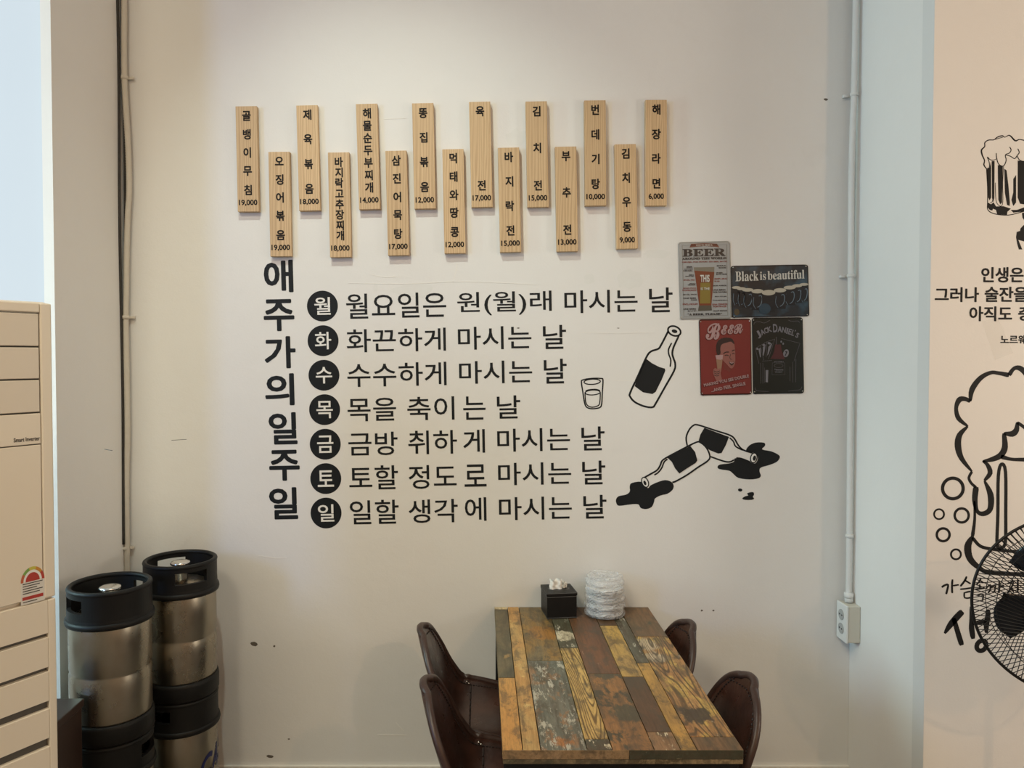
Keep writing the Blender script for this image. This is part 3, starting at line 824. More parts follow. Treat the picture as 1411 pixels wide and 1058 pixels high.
bm = bmesh.new(); box(bm, XR - .046, XR - .001, 2.914, 2.992, zb, zt, .002); obj('socket_box', bm, M['outlet_box'], ob)
bm = bmesh.new(); box(bm, XR - .056, XR - .0465, 2.912, 2.994, zb - .002, zt + .002, .003); fpz = obj('face_plate', bm, M['outlet'], ob)
for cz in (zb + (zt - zb) * .70, zb + (zt - zb) * .32):
    bm = bmesh.new()
    r = bmesh.ops.create_cone(bm, cap_ends=True, segments=28, radius1=.0205, radius2=.0205, depth=.003)
    bmesh.ops.rotate(bm, verts=bm.verts, matrix=Matrix.Rotation(PI / 2, 3, 'Y')); bmesh.ops.translate(bm, verts=bm.verts, vec=(XR - .0572, 2.953, cz))
    s_ = obj('socket', bm, mat('socket_well', (.38, .38, .37), .5), fpz)
    bm = bmesh.new()
    for dy in (-.0095, .0095):
        c = bmesh.ops.create_cone(bm, cap_ends=True, segments=10, radius1=.0032, radius2=.0032, depth=.002)
        bmesh.ops.rotate(bm, verts=c['verts'], matrix=Matrix.Rotation(PI / 2, 3, 'Y')); bmesh.ops.translate(bm, verts=c['verts'], vec=(XR - .0591, 2.953 + dy, cz))
    o = obj('pin_hole', bm, M['socket_dark'], fpz)
bm = bmesh.new(); tube(bm, [(q[-1].x, q[-1].y, q[-1].z + .004), (q[-1].x, q[-1].y - .004, zt + .002)], .016, 14)
obj('gland', bm, M['conduit_white'], ob, True)
bm = bmesh.new(); c = q[-1]; tube(bm, [(c.x, c.y, c.z - .004), (c.x, c.y, c.z + .016)], .018, 14); obj('gland_nut', bm, M['conduit_white'], ob, True)

# ================================================================== MENU BOARDS
CA, CB = crop(310, 120, 4.409), crop(610, 120, 4.409)
boards = [
 ('골뱅이무침', '19,000', 339.1, 146.2, 342.2, 291.5, CA, (175, 287, 398, 510, 625), 703),
 ('오징어볶음', '19,000', 384.3, 209, 387.1, 353.2, CA, (449, 562, 671, 782, 899), 976),
 ('제육볶음', '18,000', 422.8, 145, 426.8, 290.1, CA, (168, 317, 468, 618), 697),
 ('바지락고추장찌개', '18,000', 466.4, 209.8, 469.3, 354.3, CA, (455, 519, 582, 646, 712, 775, 840, 902), 980),
 ('해물순두부찌개', '14,000', 505, 142.9, 509.3, 288.3, CA, (160, 235, 310, 385, 460, 535, 610), 688),
 ('삼진어묵탕', '17,000', 545.5, 207.5, 549.3, 351.8, CA, (446, 555, 668, 777, 891), 970),
 ('똥집볶음', '12,000', 582.4, 142, 585.6, 287.4, CA, (158, 306, 455, 607), 687),
 ('먹태와땅콩', '12,000', 624, 205.3, 627, 349, CB, (432, 544, 655, 763, 880), 958),
 ('육전', '17,000', 660.8, 140, 664.2, 285.3, CB, (147, 597), 675),
 ('바지락전', '15,000', 700.7, 203.2, 703.7, 347.3, CB, (425, 573, 722, 871), 950),
 ('김치전', '15,000', 738.8, 139.5, 741.5, 285.3, CB, (147, 370, 597), 675),
 ('부추전', '13,000', 779.4, 201.9, 781.9, 346.4, CB, (420, 640, 866), 943),
 ('번데기탕', '10,000', 819.8, 138.1, 820.9, 283.3, CB, (138, 288, 437, 588), 667),
 ('김치우동', '9,000', 861.5, 198.5, 864.5, 342.7, CB, (404, 551, 698, 849), 930),
 ('해장라면', '6,000', 904.2, 137.5, 904.2, 283.3, CB, (136, 286, 434, 585), 665),
]
BL = ['pine menu board at the keg end of the upper row', 'lower row pine board hanging just above the black vertical heading', 'second upper row pine board from the keg side',
 'crowded pine board above the disc column, lower row', 'third upper row pine board from the keg side, closely lettered', 'third lower row pine board from the keg side',
 'fourth upper row pine board from the keg side', 'middle board of the lower row, pine', 'middle board of the upper row, pine, mostly bare', 'third lower row pine board from the tin signs',
 'third last upper row pine board, three wide spaced letters', 'second lower row pine board from the tin signs', 'upper row pine board second from the mural end', 'last lower row pine board, nearest the tin signs', 'last upper row pine board, above the tin signs']
BT = .024
BY = WY - .001 - BT
for i, (nm, price, xt, yt, xb, yb, C, ys, yp) in enumerate(boards):
    a, b_ = P(xt, yt, BY), P(xb, yb, BY)
    c = (a + b_) / 2; Lh = (a - b_).length / 2; hwid = 29.2 / 2 * BY / F
    ang = math.atan2(b_.x - a.x, a.z - b_.z)            # tilt, top towards the left
    hi = 'upper' if yt < 180 else 'lower'
    t = thing('menu_board', (c.x, WY - .001, c.z), BL[i] + ', lettered %s and %s' % (nm, price), 'menu board', 'pine menu boards on the white wall')
    bm = bmesh.new(); box(bm, -hwid, hwid, 0, BT, -Lh, Lh, .0012)
    bmesh.ops.rotate(bm, verts=bm.verts, matrix=Matrix.Rotation(-ang, 3, 'Y'))
    bmesh.ops.translate(bm, verts=bm.verts, vec=(c.x, BY, c.z))
    obj('plank', bm, board_wood(i + 3), t)
    rot = math.degrees(ang)
    for k, ch in enumerate(nm):
        py = 120 + ys[k] / 4.409
        f_ = (py - yt) / (yb - yt); px = xt + (xb - xt) * f_ + .2
        hpx = 13.6 if len(nm) < 8 else 13.0
        me, bx = glyph(ch, .034)
        sc = hpx / .92; put('letter', ch, px, py, min((bx[1] - bx[0]) * sc * .92, 13.3), (bx[3] - bx[2]) * sc, BY, M['ink'], t, .034, rot, .0005)
    py = 120 + yp / 4.409; f_ = (py - yt) / (yb - yt)
    put('price', price, xt + (xb - xt) * f_, py, 25.4 if len(price) > 5 else 21, 8.6, BY, M['ink'], t, .030, rot, .0005)

# ================================================================== WALL LETTERING
def grp(name, px, py, Y, label, cat, group=None):
    c = P(px, py, Y); return thing(name, (c.x, Y, c.z), label, cat, group)
t = grp('vinyl_lettering', 388, 710, WY, 'bold black vertical vinyl heading 애주가의일주일 under the menu boards', 'wall lettering')
for ch, x0, y0, x1, y1 in (('애', 363.4, 358.1, 404.2, 403), ('주', 363.1, 412, 405.8, 456.4), ('가', 364.3, 463, 407.6, 507.8), ('의', 365, 514.2, 405.8, 558.9),
                           ('일', 370, 567.7, 409.9, 612.6), ('주', 370.6, 619.4, 413.3, 662.7), ('일', 370.6, 670.9, 410.8, 715.8)):
    put('letter', ch, (x0 + x1) / 2, (y0 + y1) / 2, x1 - x0 - .5, y1 - y0 - .5, WY, M['vinyl'], t, .026, 1.2)
rows = [
 ('월', 444.3, 421.6, [('월요일은', 476.8, 402.4, 614.9, 439.1), ('원(월)래', 629.8, 400.4, 760.2, 435.1), ('마시는', 777.6, 398.6, 878.6, 431.7), ('날', 894.4, 395.9, 926.9, 430.4)]),
 ('화', 445.2, 469.3, [('화끈하게', 477.7, 451.4, 614.4, 485.6), ('마시는', 630.9, 448.7, 732.3, 482.1), ('날', 748.1, 447.4, 780.1, 480.9)]),
 ('수', 446.4, 516.9, [('수수하게', 478.4, 498.3, 615.3, 533.2), ('마시는', 632.5, 496, 733.4, 529), ('날', 749.3, 494, 781, 528.6)]),
 ('목', 447.3, 564.3, [('목을', 478.8, 547.6, 546, 580.8), ('축이', 561.1, 545.7, 626.2, 579.3), ('는', 638.1, 545.6, 669.2, 578.5), ('날', 684.6, 544.4, 717.1, 576.9)]),
 ('금', 448.2, 611.9, [('금방', 479.9, 594.4, 548, 628), ('취하', 562.3, 592.2, 629.9, 626.2), ('게', 638.1, 591, 668.3, 624.2), ('마시는', 685, 589, 785.6, 622.6), ('날', 801, 587.2, 833.2, 620.8)]),
 ('토', 448.9, 659.3, [('토할', 481, 640.5, 548.7, 675), ('정도', 563, 639.8, 629.2, 673.8), ('로', 639.7, 639.4, 670.4, 670.7), ('마시는', 686.2, 636, 787.2, 668.9), ('날', 802.1, 634.2, 834.3, 667.7)]),
 ('일', 449.3, 706.7, [('일할', 481.8, 687.9, 549.6, 722.6), ('생각', 563, 687, 631, 720.8), ('에', 640.4, 684.7, 670.4, 718), ('마시는', 687.4, 683.2, 788.1, 717), ('날', 803.7, 681.3, 835.9, 714.7)]),
]
disp = ['월요일은 원(월)래 마시는 날', '화끈하게 마시는 날', '수수하게 마시는 날', '목을 축이는 날', '금방 취하게 마시는 날', '토할 정도로 마시는 날', '일할 생각에 마시는 날']
DN = ['topmost', 'second from top', 'third from top', 'middle', 'third from bottom', 'second from bottom', 'bottom']
DL = {r[0]: 'round black vinyl disc, %s of the seven' % n for r, n in zip(rows, DN)}
RL_ = {r[0]: x for r, x in zip(rows, ['longest and topmost black lettering line', 'black lettering line second from top', 'black lettering line beside the small glass drawing', 'shortest black lettering line', 'black lettering line right below the shortest one', 'black lettering line second from bottom', 'bottom black lettering line ending by the spill'])}
for (d, dx_, dy_, ws), full in zip(rows, disp):
    t = grp('vinyl_disc', dx_, dy_, WY, DL[d] + ', white letter %s' % d, 'wall sticker', 'day discs in front of the lettering lines')
    poly('disc', ell(dx_, dy_, 21.3, 21.2, 0, 56), WY, M['vinyl'], t)
    put('letter', d, dx_, dy_, 22.5 if d not in '토금' else 22.5, 24 if d not in '수토' else 22.8, WY - .0007, M['vinyl_white'], t, .012, 1.2)
    t = grp('vinyl_lettering', (ws[0][1] + ws[-1][3]) / 2, ws[0][4], WY, RL_[d] + ', reading ' + full, 'wall lettering', 'black lettering lines on the white wall')
    for (tx, x0, y0, x1, y1) in ws: word(tx, x0, y0, x1, y1, WY, M['vinyl'], t, .007, 1.15)

# ================================================================== DRAWN BOTTLES AND GLASS
C8 = crop(780, 420, 3.306); S8 = 3.306
t = grp('glass_decal', *C8(118, 470), WY, 'small black outline drawing of a half full tumbler beside the tilted bottle', 'wall sticker')
ribbon('outline', [([(70, 352), (76, 342), (115, 335), (158, 335), (168, 343), (165, 400), (162, 452), (152, 468), (118, 473), (94, 466), (84, 445), (76, 395)], 4.5, True), (ell(119, 350, 37, 12, -3), 3.8, True)], WY, M['vinyl'], t, C=C8, cs=S8)
ribbon('liquid_outline', [([(86, 398), (89, 440), (99, 459), (120, 466), (147, 458), (154, 440), (156, 397)], 3.8), (ell(121, 399, 34, 11, -3), 3.5, True), ([(88, 392), (105, 386), (135, 384), (155, 390)], 3)], WY, M['vinyl'], t, C=C8, cs=S8)
t = grp('bottle_decal', *C8(345, 465), WY, 'tilted upright beer bottle drawn in black outline with black label near the tin signs', 'wall sticker')
ribbon('outline', [([(466, 118), (450, 150), (432, 184), (420, 200), (385, 213), (365, 240), (330, 318), (292, 400), (292, 418), (310, 440), (342, 457), (375, 466), (396, 465), (406, 453), (450, 375), (492, 300), (497, 268), (490, 245), (484, 222), (490, 192), (514, 140)], 6.5)], WY, M['vinyl'], t, C=C8, cs=S8)
ribbon('mouth', [(ell(493, 119, 30, 21, 22), 6, True)], WY, M['vinyl'], t, C=C8, cs=S8)
poly('mouth_hole', [ell(494, 120, 13, 8, 15)], WY, M['vinyl'], t, C=C8)
ribbon('highlight', [([(481, 173), (467, 202), (468, 225), (477, 252), (474, 282)], 5)], WY, M['vinyl'], t, C=C8, cs=S8)
poly('label', [[(364, 245), (392, 266), (425, 283), (450, 290), (452, 300), (435, 342), (408, 396), (393, 406), (350, 398), (312, 370), (335, 310)]], WY, M['vinyl'], t, C=C8)
Y1 = WY - .0012
t = grp('bottle_decal', *C8(700, 790), WY, 'fallen bottle drawn in black spilling towards the right over the lower one', 'wall sticker', 'fallen bottle drawings')
poly('spill', [[(820, 664), (835, 640), (865, 627), (902, 628), (906, 642), (893, 658), (935, 667), (968, 683), (973, 697), (958, 716), (920, 731), (887, 741), (881, 757), (887, 778), (875, 790), (835, 795), (785, 788), (762, 770), (742, 755), (698, 748), (690, 737), (702, 727), (742, 722), (765, 714), (768, 699), (800, 702), (838, 716), (862, 722), (874, 700), (868, 680), (850, 672)]], WY, M['vinyl'], t, C=C8, smooth=3)
ribbon('outline', [([(552, 642), (547, 605), (560, 570), (580, 549), (602, 547), (680, 572), (740, 591), (765, 607), (785, 640), (808, 661), (850, 675)], 5.5), ([(840, 716), (800, 700), (775, 697)], 5), ([(765, 706), (745, 715), (715, 711), (655, 690)], 5.5)], WY, M['vinyl'], t, C=C8, cs=S8)
poly('mouth', [ell(855, 697, 17, 25, 12)], WY - .0006, M['vinyl'], t, C=C8); poly('mouth_ring', [ell(855, 697, 12, 20, 12)], WY - .0012, M['wall'], t, C=C8)
poly('mouth_hole', [ell(858, 698, 7, 12, 12)], WY - .0018, M['vinyl'], t, C=C8)
ribbon('highlight', [([(745, 605), (762, 622), (773, 645), (806, 662)], 5)], WY, M['vinyl'], t, C=C8, cs=S8)
poly('label', [[(630, 560), (690, 582), (742, 601), (728, 638), (708, 675), (692, 677), (655, 662), (625, 640), (604, 618), (612, 590)]], WY, M['vinyl'], t, C=C8)
t = grp('bottle_decal', *C8(340, 930), WY, 'fallen bottle drawn in black, lower of the pair, spilling towards the lettering', 'wall sticker', 'fallen bottle drawings')
poly('spill', [[(345, 806), (300, 811), (290, 825), (290, 850), (273, 864), (240, 871), (228, 885), (229, 903), (242, 915), (290, 909), (328, 908), (340, 925), (365, 930), (390, 920), (401, 897), (405, 882), (430, 868), (462, 860), (485, 842), (490, 822), (478, 805), (450, 798), (415, 808), (385, 822), (372, 834)]], WY, M['vinyl'], t, C=C8, smooth=3)
poly('bottle_end', [[(590, 627), (612, 627), (640, 652), (655, 690), (645, 710), (600, 700), (570, 650)]], WY - .0006, M['wall'], t, C=C8, smooth=3)
ribbon('outline', [([(355, 787), (385, 770), (415, 752), (430, 728), (436, 712), (455, 697), (520, 662), (590, 627), (612, 627), (640, 652), (655, 690), (643, 712), (600, 740), (550, 775), (500, 803), (484, 808)], 5.5)], WY - .0008, M['vinyl'], t, C=C8, cs=S8)
poly('mouth', [ell(360, 808, 17, 26, -22)], WY - .0006, M['vinyl'], t, C=C8); poly('mouth_ring', [ell(360, 808, 12, 21, -22)], WY - .0012, M['wall'], t, C=C8)
poly('mouth_hole', [ell(359, 811, 6, 11, -22)], WY - .0018, M['vinyl'], t, C=C8)
ribbon('highlight', [([(462, 703), (447, 715), (436, 742), (420, 763), (402, 775)], 5)], WY, M['vinyl'], t, C=C8, cs=S8)
poly('label', [[(462, 696), (515, 668), (566, 643), (588, 670), (598, 708), (590, 720), (550, 745), (516, 768), (497, 745), (482, 715)]], WY - .0007, M['vinyl'], t, C=C8)
for pts in (ell(793, 843, 10, 7, 5), [(802, 882), (815, 872), (830, 868), (824, 860), (835, 854), (853, 853), (856, 865), (850, 874), (857, 882), (845, 888), (815, 888)]):
    c = C8(*pts[0]); t = grp('drop_decal', c[0], c[1], WY, ('tiny round' if len(pts) > 12 else 'pair of merged') + ' black vinyl drop below the spill of the fallen bottles', 'wall sticker', 'black drops below the bottles')
    poly('drop', [pts], WY, M['vinyl'], t, C=C8, smooth=2)

# ================================================================== TIN SIGNS
C7 = crop(920, 320, 4.5); CP = crop(960, 435, 9.103); CT = crop(930, 325, 7.426)
def sign(corners, label, rim, face, gloss):
    """embossed tin plate from its four corners, root and rolled rim"""
    q = [P(x, y, WY - .004) for x, y in corners]
    c = sum(q, Vector()) / 4
    t = thing('tin_sign', (c.x, WY, c.z), label, 'tin sign', 'tin signs on the white wall')
    def rounded(k, r):
        out = []
        qq = [c + (p - c) * k for p in q]
        for i in range(4):
            p, a, b_ = qq[i], qq[i - 1], qq[(i + 1) % 4]
            da, db = (a - p).normalized(), (b_ - p).normalized()
            for s in range(7):
                th = s / 6 * PI / 2
                v = p + da * r * (1 - math.sin(th)) + db * r * (1 - math.cos(th)); out.append((v.x, v.z))
        return out
    bm = bmesh.new(); slab(bm, rounded(1, .010), WY - .001, .0022); bmesh.ops.bevel(bm, geom=[e for e in bm.edges if all(abs(v.co.y - (WY - .0032)) < 1e-5 for v in e.verts) and len(e.link_faces) == 2 and any(abs(f.normal.y) < .5 for f in e.link_faces)], offset=.0008, segments=1, affect='EDGES')
    obj('rim_plate', bm, rim, t)
    bm = bmesh.new(); slab(bm, rounded(.965, .008), WY - .0032, .0006); obj('printed_face', bm, face, t)
    for p in q:
        s = c + (p - c) * .94; bm = bmesh.new()
        bmesh.ops.create_uvsphere(bm, u_segments=10, v_segments=6, radius=.0022); bmesh.ops.scale(bm, verts=bm.verts, vec=(1, .5, 1)); bmesh.ops.translate(bm, verts=bm.verts, vec=(s.x, WY - .0040, s.z))
        obj('nail', bm, M['chrome'], t, True)
    return t
SY = WY - .0038
def smat(n, c, r=.28, **k): return mat(n, c, r, spec=.4, **k)
ink_k, ink_r, ink_w = smat('sign_black_ink', (.02, .02, .025)), smat('sign_red_ink', (.22, .035, .03)), smat('sign_white_ink', (.55, .55, .52))
# --- beer around the world
t = sign([C7(65, 62), C7(388, 55), C7(395, 535), C7(78, 542)], 'silver grey tin sign reading BEER AROUND THE WORLD with a tall beer glass', smat('sign_silver', (.30, .30, .29), .35), smat('sign_silver_face', (.30, .315, .325), .3, vary=.06), 1)
ribbon('border_line', [([C7(90, 82), C7(365, 76), C7(372, 515), C7(100, 522)], .8, True)], SY, smat('sign_grey_ink', (.22, .22, .21)), t, smooth=0)
poly('ribbon_banner', [[(150, 118), (165, 82), (300, 74), (430, 80), (455, 118), (420, 112), (300, 104), (185, 114)]], SY, smat('sign_rust', (.13, .045, .035)), t, C=CT)
def pw(txt, x, y, w_, h_, C, s, m, off=0, rot=1.0, lay=0, nm='lettering'):
    c = C(x, y); put(nm, txt, c[0], c[1], w_ / s, h_ / s, SY - .0006 * (1 + lay), m, t, off, rot, .0004)
pw('HOW TO ORDER A', 300, 95, 165, 20, CT, 7.426, ink_w, 0)
pw('𝐁𝐄𝐄𝐑', 298, 170, 440, 76, CT, 7.426, ink_k, .02)
pw('𝐀𝐑𝐎𝐔𝐍𝐃 𝐓𝐇𝐄 𝐖𝐎𝐑𝐋𝐃', 300, 230, 450, 24, CT, 7.426, ink_k, .02)
pw('CERVEJA, POR FAVOR!  EIN BIER, BITTE!', 302, 267, 458, 16, CT, 7.426, ink_r, .02)
gl = smat('beer_amber', (.16, .042, .022)); gy = smat('beer_gold', (.20, .15, .035)); gd = smat('glass_dark', (.08, .075, .06))
poly('glass_print', [[(192, 322), (402, 318), (400, 375), (200, 378)]], SY - .0002, smat('glass_head', (.17, .16, .13)), t, C=CT)
poly('beer_print', [[(200, 355), (402, 370), (372, 710), (248, 712)]], SY - .0005, gl, t, C=CT)
poly('beer_print', [[(262, 480), (362, 478), (364, 690), (254, 692)]], SY - .0008, gy, t, C=CT)
poly('glass_base', [[(246, 712), (372, 710), (378, 762), (236, 768)]], SY - .0006, gd, t, C=CT)
pw('THIS', 307, 435, 95, 74, CT, 7.426, ink_w, .03, 1, 3); pw('IS THE', 310, 540, 90, 26, CT, 7.426, ink_w, .02, 1, 3)
rowsL = [('IBIR', 150, 318, 60, 16, 0), ('LÜTFEN', 140, 338, 85, 14, 0), ('CERVEZA', 133, 357, 95, 14, 0), ('EEN', 168, 400, 45, 12, 0), ('BIERTJE', 150, 414, 85, 10, 0), ('EN ØL, TAK', 147, 452, 110, 16, 1), ('PIVO', 180, 490, 60, 12, 0), ('PROSIM', 170, 502, 75, 10, 0),
         ('JEDNO PIWO', 148, 537, 135, 16, 1), ('POPROSZE', 148, 556, 140, 16, 1), ('EN ÖL TACK', 155, 598, 140, 14, 0), ('ONE BEER', 150, 637, 135, 15, 0), ('PLEASE', 195, 655, 60, 12, 0), ('PIVO, MOLIM', 155, 700, 150, 20, 1), ('UNE BIERE', 150, 748, 130, 16, 0), ('SVP', 175, 768, 90, 12, 0),
         ('BIRRA', 476, 305, 95, 12, 0), ('PER FAVORE', 485, 326, 75, 12, 0), ('EIN BIER', 455, 377, 65, 12, 0), ('BITTE SEHR', 478, 392, 110, 12, 0), ('BIIR JEG', 470, 440, 130, 18, 1), ('VIL HA', 430, 464, 55, 14, 1), ('SOR KEREK', 460, 508, 140, 12, 0), ('UNA BIRRA', 455, 552, 130, 16, 0), ('POR FAVORE', 460, 575, 135, 16, 0),
         ('BIA MOJA', 470, 620, 120, 12, 0), ('TAFADHALI', 460, 658, 150, 10, 0), ('UNA CERVEZA', 460, 700, 155, 18, 1), ('POR FAVOR', 460, 722, 135, 16, 1), ('OLUT KIITOS', 462, 766, 140, 14, 0)]
for (s_, x, y, w_, h_, rd_) in rowsL: pw(s_, x, y, w_, h_, CT, 7.426, ink_r if rd_ else ink_k, .015)
pw('“𝐀 𝐁𝐄𝐄𝐑, 𝐏𝐋𝐄𝐀𝐒𝐄”', 305, 802, 350, 24, CT, 7.426, ink_k, .02)
# --- black is beautiful
tn = NT('sign_dark_blue'); v = tn.coord(); tn.set(tn.b.inputs['Base Color'], tn.mix(tn.ramp(tn.noise(v, 14, 3, .5), .45, .72), (.008, .014, .022), (.035, .085, .13))); tn.b.inputs['Roughness'].default_value = .3
t = sign([C7(392, 208), C7(872, 200), C7(880, 520), C7(398, 530)], 'dark blue tin sign reading Black is beautiful above a row of dark beers', smat('sign_black', (.01, .011, .013)), tn.m, 1)
pw('𝐁𝐥𝐚𝐜𝐤', 737, 412, 235, 100, CT, 7.426, ink_w, -.004, 2)
pw('𝐢𝐬', 900, 408, 62, 86, CT, 7.426, ink_w, -.004, 2)
pw('𝐛𝐞𝐚𝐮𝐭𝐢𝐟𝐮𝐥', 1136, 398, 375, 92, CT, 7.426, ink_w, -.004, 2)
foam = smat('sign_foam', (.42, .40, .34)); bg = smat('sign_mug', (.010, .014, .020)); bl = smat('sign_mug_line', (.13, .19, .25))
mugs = [(628, 528, 45, 14, 170), (680, 540, 48, 15, 175), (745, 552, 58, 18, 180), (1320, 496, 46, 14, 170), (1250, 510, 52, 16, 175), (1175, 528, 62, 19, 180), (845, 566, 62, 22, 190), (1075, 556, 64, 22, 190), (958, 580, 70, 28, 200)]
for k, (x, y, rx, ry, h_) in enumerate(mugs):
    d = .0002 * k
    poly('mug_print', [[(x - rx, y), (x + rx, y), (x + rx * .9, y + h_), (x - rx * .9, y + h_)]], SY - .0003 - d, bg, t, C=CT, th=.0003)
    poly('foam_print', [ell(x, y, rx, ry, -1, 20)], SY - .0005 - d, foam, t, C=CT, th=.0003)
    if k != 8:
        sg = 1 if x > 900 else -1
        ribbon('mug_handle', [([(x + rx * .2, y + 50), (x + rx * .6, y + 45), (x + rx * .75, y + 85), (x + rx * .5, y + 140), (x, y + 165)], 5), ([(x - rx * .6, y + 60), (x - rx * .7, y + 130), (x - rx * .3, y + 180)], 3)], SY - .0006 - d, bl, t, C=CT, cs=7.426, th=.0002)
poly('blue_glow', [ell(920, 745, 60, 55, 0, 20)], SY - .0024, smat('sign_blue_glow', (.022, .05, .078)), t, C=CT, th=.0002)
poly('amber_print', [ell(632, 780, 28, 34, 0, 16)], SY - .0024, smat('sign_amber', (.07, .055, .035)), t, C=CT, th=.0002)
# --- red beer sign
t = sign([C7(193, 540), C7(516, 535), C7(523, 1005), C7(205, 1012)], 'red tin sign reading BEER with a grinning dark-haired man raising a glass', smat('sign_dark_red', (.05, .012, .010)), smat('sign_red', (.17, .028, .026), .3, vary=.12, vscale=12), 1)
pink = smat('sign_pink', (.36, .23, .23)); pk2 = smat('sign_shadow_red', (.055, .008, .008)); skin = smat('sign_skin', (.25, .10, .085)); hair = smat('sign_hair', (.035, .02, .02))
for dd, m_, lay in ((6, pk2, 0), (0, pink, 1)):
    pw('𝓑', 205 - dd, 198 + dd, 190, 205, CP, 9.103, m_, .022, 4, lay)
    pw('𝓔', 345 - dd, 176 + dd, 84, 118, CP, 9.103, m_, .022, 4, lay); pw('𝓔', 428 - dd, 171 + dd, 84, 118, CP, 9.103, m_, .022, 4, lay); pw('𝓡', 522 - dd, 164 + dd, 120, 122, CP, 9.103, m_, .022, 4, lay)
poly('head_print', [[(262, 400), (300, 345), (380, 320), (450, 320), (470, 350), (480, 420), (484, 500), (480, 600), (450, 655), (420, 655), (380, 610), (330, 560), (300, 500), (260, 470)]], SY - .0002, skin, t, C=CP, smooth=2)
poly('hair_print', [[(245, 440), (245, 370), (270, 310), (330, 278), (400, 275), (450, 295), (473, 350), (462, 352), (430, 325), (380, 335), (320, 355), (300, 385), (296, 430), (300, 470), (270, 500), (255, 480)]], SY - .0006, hair, t, C=CP, smooth=2)
ribbon('brow_print', [([(335, 478), (360, 458), (405, 455)], 9), ([(440, 445), (460, 432), (478, 430)], 8), ([(350, 500), (375, 492), (400, 502)], 7), ([(445, 478), (460, 472), (475, 480)], 7), ([(425, 480), (415, 520), (425, 545), (445, 545)], 4)], SY - .0007, hair, t, C=CP, cs=9.103)
poly('mouth_print', [[(405, 572), (440, 585), (470, 575), (465, 605), (440, 625), (415, 608)]], SY - .0007, hair, t, C=CP)
poly('teeth_print', [[(412, 577), (440, 588), (464, 580), (460, 592), (438, 600), (418, 590)]], SY - .0011, pink, t, C=CP)
poly('neck_print', [[(330, 570), (380, 625), (425, 662), (430, 680), (410, 710), (395, 690), (345, 670)]], SY - .0003, smat('sign_neck', (.15, .035, .03)), t, C=CP)
poly('raised_glass_print', [[(235, 495), (330, 490), (325, 540), (305, 700), (262, 700), (245, 545)]], SY - .0009, smat('sign_glass', (.26, .15, .10)), t, C=CP)
poly('foam_print', [[(235, 495), (330, 490), (325, 542), (300, 552), (246, 545)]], SY - .0012, pink, t, C=CP)
poly('hand_print', [[(205, 690), (230, 655), (260, 670), (300, 660), (300, 740), (315, 800), (270, 830), (240, 800), (212, 740)]], SY - .0010, skin, t, C=CP, smooth=2)
ribbon('finger_lines', [([(212, 690), (250, 705), (290, 690)], 6), ([(215, 715), (250, 730), (290, 715)], 6), ([(218, 742), (250, 755), (285, 742)], 6)], SY - .0013, hair, t, C=CP, cs=9.103)
for dd, m_, lay in ((5, pk2, 1), (0, pink, 2)):
    pw('MAKING YOU SEE DOUBLE', 372 - dd, 812 + dd, 575, 40, CP, 9.103, m_, .03, 12, lay); pw('...AND FEEL SINGLE', 395 - dd, 893 + dd, 440, 42, CP, 9.103, m_, .03, 12, lay)
# --- black whiskey sign
t = sign([C7(522, 530), C7(838, 527), C7(847, 998), C7(530, 1003)], 'black tin sign with arched grey lettering, fanned playing cards and a bottle', smat('sign_black_rim', (.008, .009, .008)), smat('sign_black_face', (.012, .014, .012), .3), 1)
gry = smat('sign_grey_letter', (.17, .165, .19)); lin = smat('sign_thin_line', (.075, .07, .08))
arc = [('J', 775, 235, 50, 95, 30), ('A', 825, 205, 48, 70, 25), ('C', 868, 185, 42, 68, 19), ('K', 912, 170, 52, 70, 14), ('D', 985, 155, 55, 105, 3), ('A', 1042, 168, 50, 75, -3), ('N', 1095, 178, 50, 72, -8), ('I', 1136, 190, 18, 72, -12), ('E', 1170, 200, 38, 72, -15), ('L', 1210, 215, 34, 72, -19), ("'", 1237, 188, 10, 20, -22), ('S', 1262, 245, 36, 62, -25)]
for ch, x, y, w_, h_, r_ in arc: pw(ch, x, y, w_, h_, CP, 9.103, gry, .03, r_)
ribbon('corner_scroll', [([(715, 110), (735, 80), (790, 75), (850, 90), (920, 55)], 5), ([(1290, 85), (1270, 65), (1200, 70), (1150, 55)], 5), ([(730, 900), (745, 935), (800, 945), (900, 950)], 5), ([(1320, 890), (1300, 925), (1240, 935), (1150, 945)], 5)], SY, lin, t, C=CP, cs=9.103)
ribbon('card_outline', [([(735, 410), (800, 370), (800, 370), (840, 560)], 4), ([(735, 410), (780, 600)], 4), ([(805, 370), (880, 325), (880, 325), (870, 520)], 4), ([(885, 325), (980, 292), (980, 292), (900, 540)], 4), ([(1060, 285), (1295, 345), (1295, 345), (1220, 570)], 4), ([(998, 265), (998, 360)], 6)], SY, lin, t, C=CP, cs=9.103, smooth=0)
poly('card_print', [[(775, 420), (800, 400), (805, 520), (795, 520)], [(830, 395), (865, 365), (840, 500), (832, 500)], [(900, 390), (950, 340), (900, 480), (885, 500)]], SY, gry, t, C=CP)
poly('pip_print', [ell(760, 415, 14, 14, 0, 8), ell(845, 370, 22, 16, 20, 8), ell(910, 345, 22, 14, 20, 8), ell(1060, 325, 10, 14, 0, 8), ell(1085, 350, 10, 14, 0, 8)], SY, gry, t, C=CP)
poly('bottle_cap_print', [[(985, 360), (1055, 360), (1065, 440), (1090, 500), (1105, 545), (925, 540), (955, 490), (972, 440)]], SY - .0003, smat('sign_dull_red', (.07, .022, .025)), t, C=CP)
poly('number_badge', [ell(1120, 470, 34, 50, 15, 18)], SY - .0006, gry, t, C=CP)
pw('7', 1120, 475, 26, 60, CP, 9.103, ink_k, .04, -8, 2)
